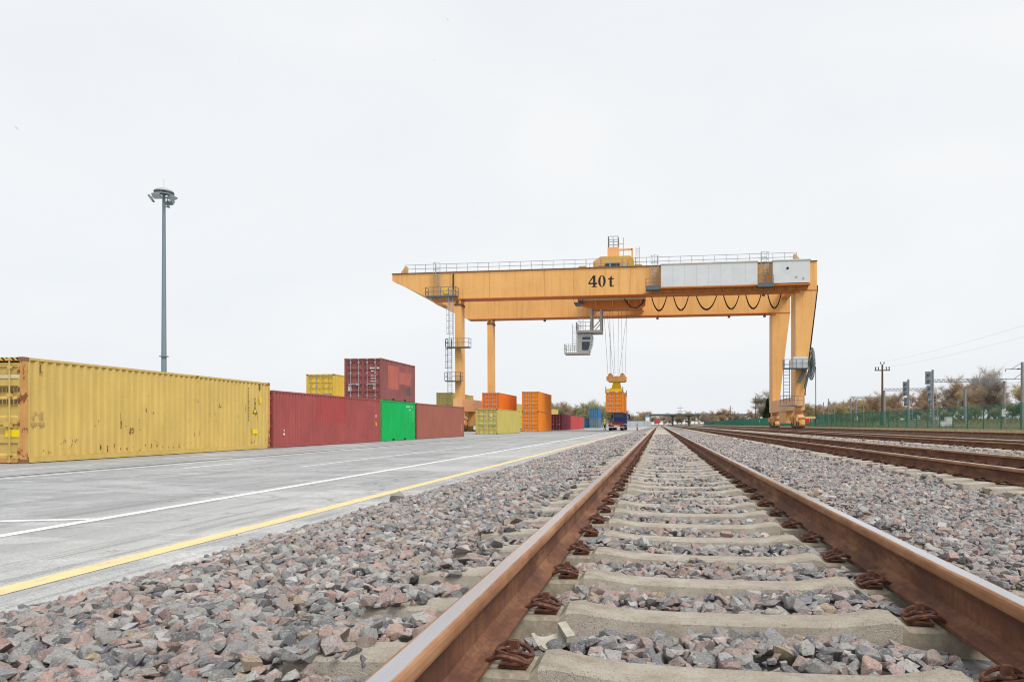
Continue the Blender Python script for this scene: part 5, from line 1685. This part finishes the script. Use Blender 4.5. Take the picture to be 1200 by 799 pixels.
# ================================================================== RAILWAY EQUIPMENT BEYOND THE FENCE
def gz_at(x):
    return float(np.interp(x, gx, gz))
def from_px(u_, d):
    """plan position of an image column at a depth (used once, to lay the far things out on the ground)"""
    xc = (u_ - 656) / 825 * d
    return xc * math.cos(th) - d * math.sin(th), d * math.cos(th) + xc * math.sin(th)

# dark ballast of the far railway
fb = B().add([(38, 30, 1.02), (57, 30, 1.06), (57, 420, 1.06), (38, 420, 1.02)], [(0, 1, 2, 3)])
struct(fb.build('far_ballast', plain('dark_ballast', (0.13, 0.125, 0.125), 0.9, 0, 0.25, 6)))

def utility_pole(u_, d, H, label, arms=True, group=None):
    x, y = from_px(u_, d)
    t = thing('utility_pole', label, 'utility pole', (x, y, gz_at(x)), 0, group)
    B().tube([(0, 0, 0), (0, 0, H)], 0.17, 10, r2=0.11).build('pole', 'wood', t, smooth=True)
    if arms:
        B().bar((-0.95, 0, H - 0.75), (0.95, 0, H - 0.75), 0.13).build('crossarm', 'wood', t)
        for xx in (-0.85, -0.5, 0.5, 0.85):
            B().tube([(xx, 0, H - 0.68), (xx, 0, H - 0.5), (xx, 0, H - 0.3)], 0.055, 6, r2=0.09).build('insulator', 'dark_steel', t)
        for xx in (-0.22, 0.22):
            B().bar((0, 0, H - 0.05), (xx, 0, H + 0.12), 0.05).tube([(xx, 0, H + 0.12), (xx, 0, H + 0.36)], 0.10, 6, r2=0.05).build('insulator', 'dark_steel', t)
    return t
UP = utility_pole(1034, 93, 8.2, 'brown wooden utility pole with crossarm and insulators behind the green fence')

def signal(u_, d, H, heads, label):
    x, y = from_px(u_, d)
    t = thing('railway_signal', label, 'railway signal', (x, y, gz_at(x)))
    B().tube([(0, 0, 0), (0, 0, H)], 0.13, 10).build('mast', 'concrete_pole', t)
    for z0, z1, w_ in heads:
        ho_ = B().box(-0.72 * w_, -0.14, -0.28, -0.1, z0, z1).build('signal_head', 'signal_grey', t)
        nn = max(1, round((z1 - z0) / 0.6))
        for k in range(nn):
            zc = z0 + (k + 0.5) * (z1 - z0) / nn
            B().tube([(-0.43 * w_ - 0.03, -0.46, zc), (-0.43 * w_ - 0.03, -0.281, zc)], 0.16, 12).build('lamp_hood', 'dark_steel', ho_)
    B().ladder((0.42, 0.05, 0), (0.22, 0.05, H - 2.2), (1, 0, 0), 0.35, 0.4, 0.05).build('ladder', 'steel', t)
    B().bar((0, 0, H - 2.3), (0.45, 0.05, H - 2.3), 0.05).build('bracket', 'steel', t)
    return t
signal(1064.5, 90, 6.0, ((3.9, 5.7, 1.0), (2.6, 3.7, 0.8)), 'grey railway signal mast behind the fence, the shorter and left one')
signal(1093, 82, 6.6, ((4.9, 6.4, 1.2), (3.4, 4.8, 1.0), (2.5, 3.3, 0.8)), 'grey railway signal mast behind the fence, the taller one with a ladder')

def mast(u_, d, H, label, kind='conc', bands=False, arms=False, name='catenary_mast', group=None):
    x, y = from_px(u_, d)
    t = thing(name, label, 'mast', (x, y, gz_at(x)), 0, group)
    B().tube([(0, 0, 0), (0, 0, H)], 0.22, 8, r2=0.15).build('pole', 'concrete_pole', t, smooth=True)
    if bands:
        for k in range(3):
            B().tube([(0, 0, 1.4 + 0.5 * k), (0, 0, 1.65 + 0.5 * k)], 0.225, 8).build('white_band', 'white', t)
    if arms:
        B().bar((0, 0, H - 0.8), (-1.9, 0, H - 0.85), 0.07).bar((0, 0, H - 0.05), (-1.2, 0, H - 0.8), 0.05).bar((-1.9, 0, H - 0.85), (-1.85, 0, H - 1.15), 0.06)\
            .bar((0, 0, H - 2.0), (-1.9, 0, H - 2.05), 0.07).bar((0, 0, H - 1.3), (-0.9, 0, H - 2.0), 0.05).build('cantilever_arm', 'dark_steel', t)
        B().tube([(-0.55, 0, H - 0.82), (-0.25, 0, H - 0.81)], 0.09, 8).build('insulator', 'dark_steel', t)
    return t
mast(1198, 85, 7.6, 'grey catenary mast with cantilever arms at the right edge of the photo', arms=True)
mast(1131, 100, 5.2, 'plain grey concrete mast between the tall signal and the right portal leg')

def portal(y, x0, x1, H, label, bands=False):
    t = thing('catenary_portal', label, 'catenary portal', (x0, y, 1.0))
    L = x1 - x0
    for xx in (0, L):
        p_ = B().tube([(xx, 0, 0), (xx, 0, H)], 0.23, 8, r2=0.17).build('leg', 'concrete_pole', t)
        if bands:
            for k in range(3):
                B().tube([(xx, 0, 1.3 + 0.5 * k), (xx, 0, 1.55 + 0.5 * k)], 0.24, 8).build('white_band', 'white', p_)
    g = B()
    for yy in (-0.2, 0.2):
        for zz in (H, H + 0.45):
            g.bar((-0.4, yy, zz), (L + 0.3, yy, zz), 0.07)
        nn = int(L / 0.7)
        for k in range(nn):
            a_ = k * L / nn
            g.bar((a_, yy, H), (a_ + L / nn / 2, yy, H + 0.45), 0.045); g.bar((a_ + L / nn / 2, yy, H + 0.45), (a_ + L / nn, yy, H), 0.045)
    g.build('truss', 'signal_grey', t)
    return t
portal(122.0, 44.0, 55.0, 6.9, 'nearest catenary portal with lattice beam at the right, before the tall trees', True)
portal(151.7, 45.6, 54.6, 6.9, 'middle catenary portal with lattice beam, behind the left signal mast')
portal(194.0, 50.0, 58.5, 6.9, 'farthest catenary portal with lattice beam, right of the crane leg')
for k, (u_, d, H) in enumerate(((965, 240, 7.6), (971, 250, 9.0), (978, 235, 7.2), (1003, 200, 7.0), (1012, 210, 6.6))):
    mast(u_, d, H, ['thin far mast just right of the crane gear, first of three', 'taller far mast right of the crane gear, second of three', 'thin far mast right of the crane gear, third of three',
                    'thin far mast by the farthest portal, left of a similar one', 'thin far mast left of the wooden utility pole'][k])
x, y = from_px(1109, 78)
ec = thing('relay_cabinet', 'pale grey stepped equipment cabinet behind the fence below the tall signal', 'cabinet', (x, y, gz_at(x) - 0.02))
B().box(-0.1, 0.65, -0.3, 0.3, 0, 1.05).build('cabinet_body', 'white', ec)
B().box(-0.75, -0.101, -0.28, 0.28, 0, 0.6).build('lower_box', 'white', ec)
B().box(-0.14, 0.69, -0.34, 0.34, 1.051, 1.1).build('lid', 'ehouse', ec)

# overhead wires
def wire(p, q, sag, label, r_=0.02):
    p, q = Vector(p), Vector(q)
    pts = [p.lerp(q, i / 16) - Vector((0, 0, sag * (1 - (2 * i / 16 - 1) ** 2))) for i in range(17)]
    o = B().tube([tuple(v_ - p) for v_ in pts], r_, 4).build('overhead_wire', 'rope')
    o.location = p
    tag(o, label, 'wire')
ux, uy, uz = UP.location
wire((ux - 0.22, uy, uz + 8.5), (ux - 0.22, uy - 55, uz + 8.8), 0.5, 'thin power line rising from the wooden pole top towards upper right, left strand', 0.005)
wire((ux + 0.85, uy, uz + 7.9), (ux + 0.85, uy - 55, uz + 8.2), 0.5, 'thin power line rising from the wooden pole crossarm towards upper right', 0.005)
wire((50, 60, 7.0), (50, 180, 7.0), 0.6, 'thin contact wire running under the portal beams', 0.012)
wire((46.5, 60, 7.1), (46.5, 180, 7.1), 0.6, 'thin contact wire running under the portal beams nearest the fence', 0.012)

# ================================================================== FAR END: bridge, wall, signs
ov = thing('road_bridge', 'grey concrete road bridge on slim piers crossing the tracks far away', 'bridge', (10, 430, 0))
B().box(-16, 70, 0, 9, 6.1, 6.75).build('deck', 'deck_grey', ov)
B().box(-16, 70, -0.25, -0.01, 6.5, 7.3).build('parapet', 'deck_grey', ov)
for k in range(7):
    x = -1.6 + k * 9.7
    p_ = B().box(x - 0.55, x + 0.55, 3.6, 5.0, -0.2, 5.4)
    p_.prism([(x - 0.7, 5.401), (x + 0.7, 5.401), (x + 2.0, 6.099), (x - 2.0, 6.099)], 'y', 1.0, 8.0)
    p_.build('pier', 'deck_grey', ov)
ab = B().prism([(-60, -0.1), (-15.9, -0.1), (-16.0, 6.0), (-40, 5.0)], 'y', 0.2, 8.8)
ab.build('abutment', 'ground', ov)
wl = thing('concrete_wall', 'low pale blue-grey panel wall across the far end of the yard', 'wall', (-45, 300, 0))
for k in range(14):
    B().box(k * 3.0 + 0.06, k * 3.0 + 2.94, 0, 0.12, 0, 2.4).build('wall_panel', 'concrete_pale', wl)
    B().box(k * 3.0 - 0.058, k * 3.0 + 0.058, -0.08, 0.2, 0, 2.5).build('wall_post', 'concrete', wl)
sg = thing('yard_sign', 'blue and white board on a post near the vanishing point of the yard', 'sign', (-3.9, 250, 0))
B().box(-0.06, 0.06, 0, 0.1, 0, 2.4).build('post', 'steel', sg)
B().box(-0.7, 0.7, -0.05, 0.0, 2.2, 3.55).build('white_panel', 'white', sg)
B().box(-0.7, 0.7, -0.05, 0.0, 3.56, 4.25).build('blue_panel', plain('sign_blue', (0.10, 0.27, 0.50), 0.5), sg)
bs_ = thing('buffer_stop', 'red board of the buffer stop where the foreground track ends', 'buffer stop', (0.242 - 0.9, 336, 0.3))
B().box(-0.85, 0.85, 0, 0.15, 1.0, 3.2).build('red_board', plain('faded_red_board', (0.48, 0.06, 0.09), 0.6), bs_)
B().box(-0.7, -0.5, 0.16, 0.36, 0, 3.0).box(0.5, 0.7, 0.16, 0.36, 0, 3.0).build('frame', 'rust_rail', bs_)
t = utility_pole(797, 600, 17.0, 'tall pole with double crossarms beyond the road bridge', False)
B().bar((-2.6, 0, 15.0), (2.6, 0, 15.0), 0.25).bar((-2.0, 0, 12.4), (2.0, 0, 12.4), 0.25).build('crossarm', 'wood', t)
t = utility_pole(856, 330, 9.0, 'dark pole with crossarm left of the far crane leg, above the fence', False)
B().bar((-1.2, 0, 7.6), (1.2, 0, 7.6), 0.2).build('crossarm', 'wood', t)
t = utility_pole(885.5, 230, 9.5, 'dark pole with crossarm close to the left of the far right crane leg', False)
B().bar((-1.0, 0, 8.4), (1.0, 0, 8.4), 0.2).build('crossarm', 'wood', t)

# ================================================================== TREES
def tree_mesh(seed, H, spread, leaves, twigs, leaf=0.16, bare=False):
    rr = random.Random(seed)
    tb = B()
    tips = []
    def branch(p, d, L, r_, lev):
        k = 3 if lev < 2 else 2
        pts = [p]
        q = Vector(p); dd = Vector(d)
        for i in range(k):
            dd = (dd + Vector((rr.gauss(0, .14), rr.gauss(0, .14), rr.gauss(0.05, .08)))).normalized()
            q = q + dd * (L / k)
            pts.append(q.copy())
        tb.tube(pts, r_, 5 if lev == 0 else (4 if lev == 1 else 3), 0, False, r2=r_ * (0.5 if lev else 0.45))
        if lev >= 3:
            tips.append((pts[-1], dd)); tips.append((pts[1], dd))
            return
        nb = (10, 5, 4)[lev]
        for i in range(nb):
            t_ = rr.uniform(0.12 if lev == 0 else 0.2, 1.0)
            j = min(k - 1, int(t_ * k)); f_ = t_ * k - j
            s_ = pts[j].lerp(pts[j + 1], f_)
            az = rr.uniform(0, 2 * math.pi)
            out = Vector((math.cos(az), math.sin(az), rr.uniform(0.15, 0.9)))
            nd = (dd * 0.45 + out * spread).normalized()
            branch(s_, nd, L * rr.uniform(0.42, 0.62), r_ * 0.45, lev + 1)
        tips.append((pts[-1], dd))
    branch(Vector((0, 0, -0.2)), Vector((0, 0, 1)), H * 0.62, H * 0.022, 0)
    trunk = tb.mesh('trunk'); trunk.materials.append(MAT['bark'])
    P = np.array([t_[0][:] for t_ in tips]); D = np.array([t_[1][:] for t_ in tips])
    g = np.random.default_rng(seed)
    # twigs: long thin triangles
    idx = g.integers(0, len(P), twigs)
    d = D[idx] + g.normal(0, 0.6, (twigs, 3)); d /= np.linalg.norm(d, axis=1)[:, None]
    Lw = g.uniform(0.4, 1.5, twigs)[:, None] * H / 9
    s = P[idx] + g.normal(0, 0.12, (twigs, 3)) * H / 9
    w = np.cross(d, g.normal(size=(twigs, 3))); w /= np.linalg.norm(w, axis=1)[:, None] + 1e-6
    T = np.stack([s - w * 0.022, s + w * 0.022, s + d * Lw], 1).reshape(-1, 3)
    # leaves and bud clusters
    idx = g.integers(0, len(P), leaves)
    c = P[idx] + g.normal(0, 0.42, (leaves, 3)) * H / 9
    a = g.normal(size=(leaves, 3)); a /= np.linalg.norm(a, axis=1)[:, None]
    bq = np.cross(a, g.normal(size=(leaves, 3))); bq /= np.linalg.norm(bq, axis=1)[:, None] + 1e-6
    sz = g.uniform(0.4, 1.0, leaves)[:, None] * leaf
    Q = np.stack([c + a * sz, c + bq * sz * 0.6, c - a * sz * 0.9, c - bq * sz * 0.6], 1).reshape(-1, 3)
    V = np.concatenate([T, Q])
    F = [(3 * i, 3 * i + 1, 3 * i + 2) for i in range(twigs)]
    o = 3 * twigs
    F += [(o + 4 * i, o + 4 * i + 1, o + 4 * i + 2, o + 4 * i + 3) for i in range(leaves)]
    cr_ = bpy.data.meshes.new('crown'); cr_.from_pydata(V.tolist(), [], F); cr_.update(); cr_.materials.append(None)
    return trunk, cr_

def conifer_mesh(seed, H):
    g = np.random.default_rng(seed)
    tb = B().tube([(0, 0, -0.2), (0, 0, H)], 0.16, 6, r2=0.03)
    trunk = tb.mesh('trunk'); trunk.materials.append(MAT['bark'])
    n_ = 2600
    h = g.uniform(0.08, 1.0, n_) ** 0.8
    r_ = (1.02 - h) * H * 0.24 * g.uniform(0.3, 1.0, n_) ** 0.5
    an = g.uniform(0, 2 * np.pi, n_)
    c = np.stack([r_ * np.cos(an), r_ * np.sin(an), h * H - r_ * 0.25], 1)
    a = np.stack([np.cos(an), np.sin(an), g.normal(-0.3, 0.25, n_)], 1); bq = np.cross(a, g.normal(size=(n_, 3)))
    bq /= np.linalg.norm(bq, axis=1)[:, None]
    sz = g.uniform(0.18, 0.42, n_)[:, None]
    Q = np.stack([c + a * sz, c + bq * sz * 0.4, c - a * sz, c - bq * sz * 0.4], 1).reshape(-1, 3)
    cr_ = bpy.data.meshes.new('crown'); cr_.from_pydata(Q.tolist(), [], [(4 * i, 4 * i + 1, 4 * i + 2, 4 * i + 3) for i in range(n_)]); cr_.update(); cr_.materials.append(None)
    return trunk, cr_

TREES = [tree_mesh(100 + i, 9.0, sp_, lv, tw, lf) for i, (sp_, lv, tw, lf) in enumerate(((0.95, 2200, 5200, 0.11), (1.1, 2800, 4600, 0.12), (0.8, 1000, 6000, 0.10), (1.0, 250, 6000, 0.09), (1.15, 1600, 5600, 0.11)))]
def tree(x, y, H, mat, label, group, kind=None, name='tree'):
    tr_, cr_ = TREES[kind if kind is not None else random.randrange(5)]
    t = thing(name, label, 'tree', (x, y, gz_at(x) - 0.05), random.uniform(0, 6.28), group)
    t.scale = (H / 9 * random.uniform(0.9, 1.25),) * 2 + (H / 9,)
    link('trunk', tr_, t)
    c_ = link('crown', cr_, t); c_.material_slots[0].link = 'OBJECT'; c_.material_slots[0].material = MAT[mat]
    return t

# the wood behind the far railway on the right
for i in range(62):
    y = 98 + i * 3.9 + random.uniform(-2, 2)
    x = random.choice((66, 69, 73, 78)) + random.uniform(-2, 2)
    near = y < 190
    tree(x, y, random.triangular(5.5, 11.5, 8.0) if near else random.triangular(5.0, 10.0, 7.0), random.choice(('leaf_tan', 'leaf_tan', 'leaf_rust', 'leaf_rust', 'leaf_grey')),
         'tan and russet budding tree in the wood behind the fence at the right', 'trees in the wood behind the fence')
for i in range(66):
    y = 88 + i * 3.1 + random.uniform(-2, 2)
    tree(63.5 + random.uniform(-2.5, 2.5), y, random.uniform(2.4, 4.6), random.choice(('leaf_rust', 'leaf_tan', 'leaf_green')), 'low russet scrub at the foot of the wood behind the fence', 'scrub below the wood', kind=random.choice((0, 1, 4)), name='shrub')
# trees beside and beyond the far crane leg, up to the bridge
for i in range(16):
    u_ = 826 + i * 9.2
    d = 330 + random.uniform(-50, 40)
    x, y = from_px(u_, d)
    tree(x, y, random.uniform(5.5, 8.5) + max(0, (u_ - 900) * 0.01), random.choice(('leaf_grey', 'leaf_rust', 'leaf_tan')), 'greyish brown tree in the far wood between the bridge and the crane leg', 'trees between the bridge and the crane')
x, y = from_px(893, 240)
tree(x, y, 11.5, 'leaf_grey', 'tall bare tree rising just left of the far right crane leg', None, kind=3)
TREES.append(conifer_mesh(77, 9.0))
x, y = from_px(899.5, 235)
tree(x, y, 8.6, 'needle', 'dark green conifer close to the left of the far right crane leg', None, kind=5, name='conifer')
# beyond the bridge and the end of the yard
for i in range(26):
    u_ = 736 + i * 5.2
    d = 470 + random.uniform(-20, 60) if u_ > 762 else 400 + random.uniform(-30, 40)
    x, y = from_px(u_, d)
    tree(x, y, random.uniform(6.5, 10.0), random.choice(('leaf_grey', 'leaf_rust', 'leaf_tan', 'leaf_grey')), 'small far brown tree beyond the bridge and the yard wall', 'trees beyond the bridge')
# behind the far containers on the left
for i in range(22):
    u_ = 640 + i * 3.9
    d = 250 + random.uniform(-12, 40)
    x, y = from_px(u_, d)
    tree(x, y, random.uniform(6.8, 9.6), random.choice(('leaf_green', 'leaf_grey', 'leaf_grey', 'leaf_rust')), 'spring tree behind the far dark red and blue containers', 'trees behind the far containers')

# ================================================================== BIRDS
def bird(u_, v_, d, span, roll, label):
    x, y = from_px(u_, d)
    z = CZ + (497 - v_) / 825 * d
    t = thing('bird', label, 'bird', (x, y, z), R(30))
    t.rotation_euler = (R(10), roll, R(40))
    body = B()
    vs, fs = [], []
    prof = [(-0.5, 0.01), (-0.3, 0.07), (0.0, 0.10), (0.25, 0.07), (0.36, 0.06), (0.46, 0.012)]
    for yy, r_ in prof:
        vs += [(r_ * span * 0.5 * math.cos(2 * math.pi * i / 8), yy * span * 0.6, r_ * span * 0.5 * math.sin(2 * math.pi * i / 8)) for i in range(8)]
    for j in range(5):
        fs += [(j * 8 + i, j * 8 + (i + 1) % 8, (j + 1) * 8 + (i + 1) % 8, (j + 1) * 8 + i) for i in range(8)]
    body.add(vs, fs).build('body', 'birdgrey', t, smooth=True)
    for s in (-1, 1):
        w_ = B()
        p = [(0.03, 0.10, 0.01), (0.28, 0.14, 0.09), (0.5, 0.0, 0.05), (0.30, -0.04, 0.08), (0.03, -0.10, 0.01)]
        top = [(s * a_ * span, b_ * span, c_ * span) for a_, b_, c_ in p]
        low = [(s * a_ * span, b_ * span, (c_ - 0.015) * span) for a_, b_, c_ in p]
        w_.add(top + low, [(0, 1, 2, 3, 4), (9, 8, 7, 6, 5)] + [(i, (i + 1) % 5, (i + 1) % 5 + 5, i + 5) for i in range(5)])
        w_.build('wing', 'birdgrey', t)
bird(19, 150, 60, 0.40, R(50), 'dark bird flying high at the left edge of the sky')
bird(524.5, 23, 90, 0.30, R(20), 'tiny dark bird high in the sky near the top edge')
bird(508.5, 70, 110, 0.28, R(10), 'tiny faint bird in the sky below the topmost bird')
bird(281, 73, 110, 0.26, R(10), 'tiny faint bird in the sky above and right of the light mast')
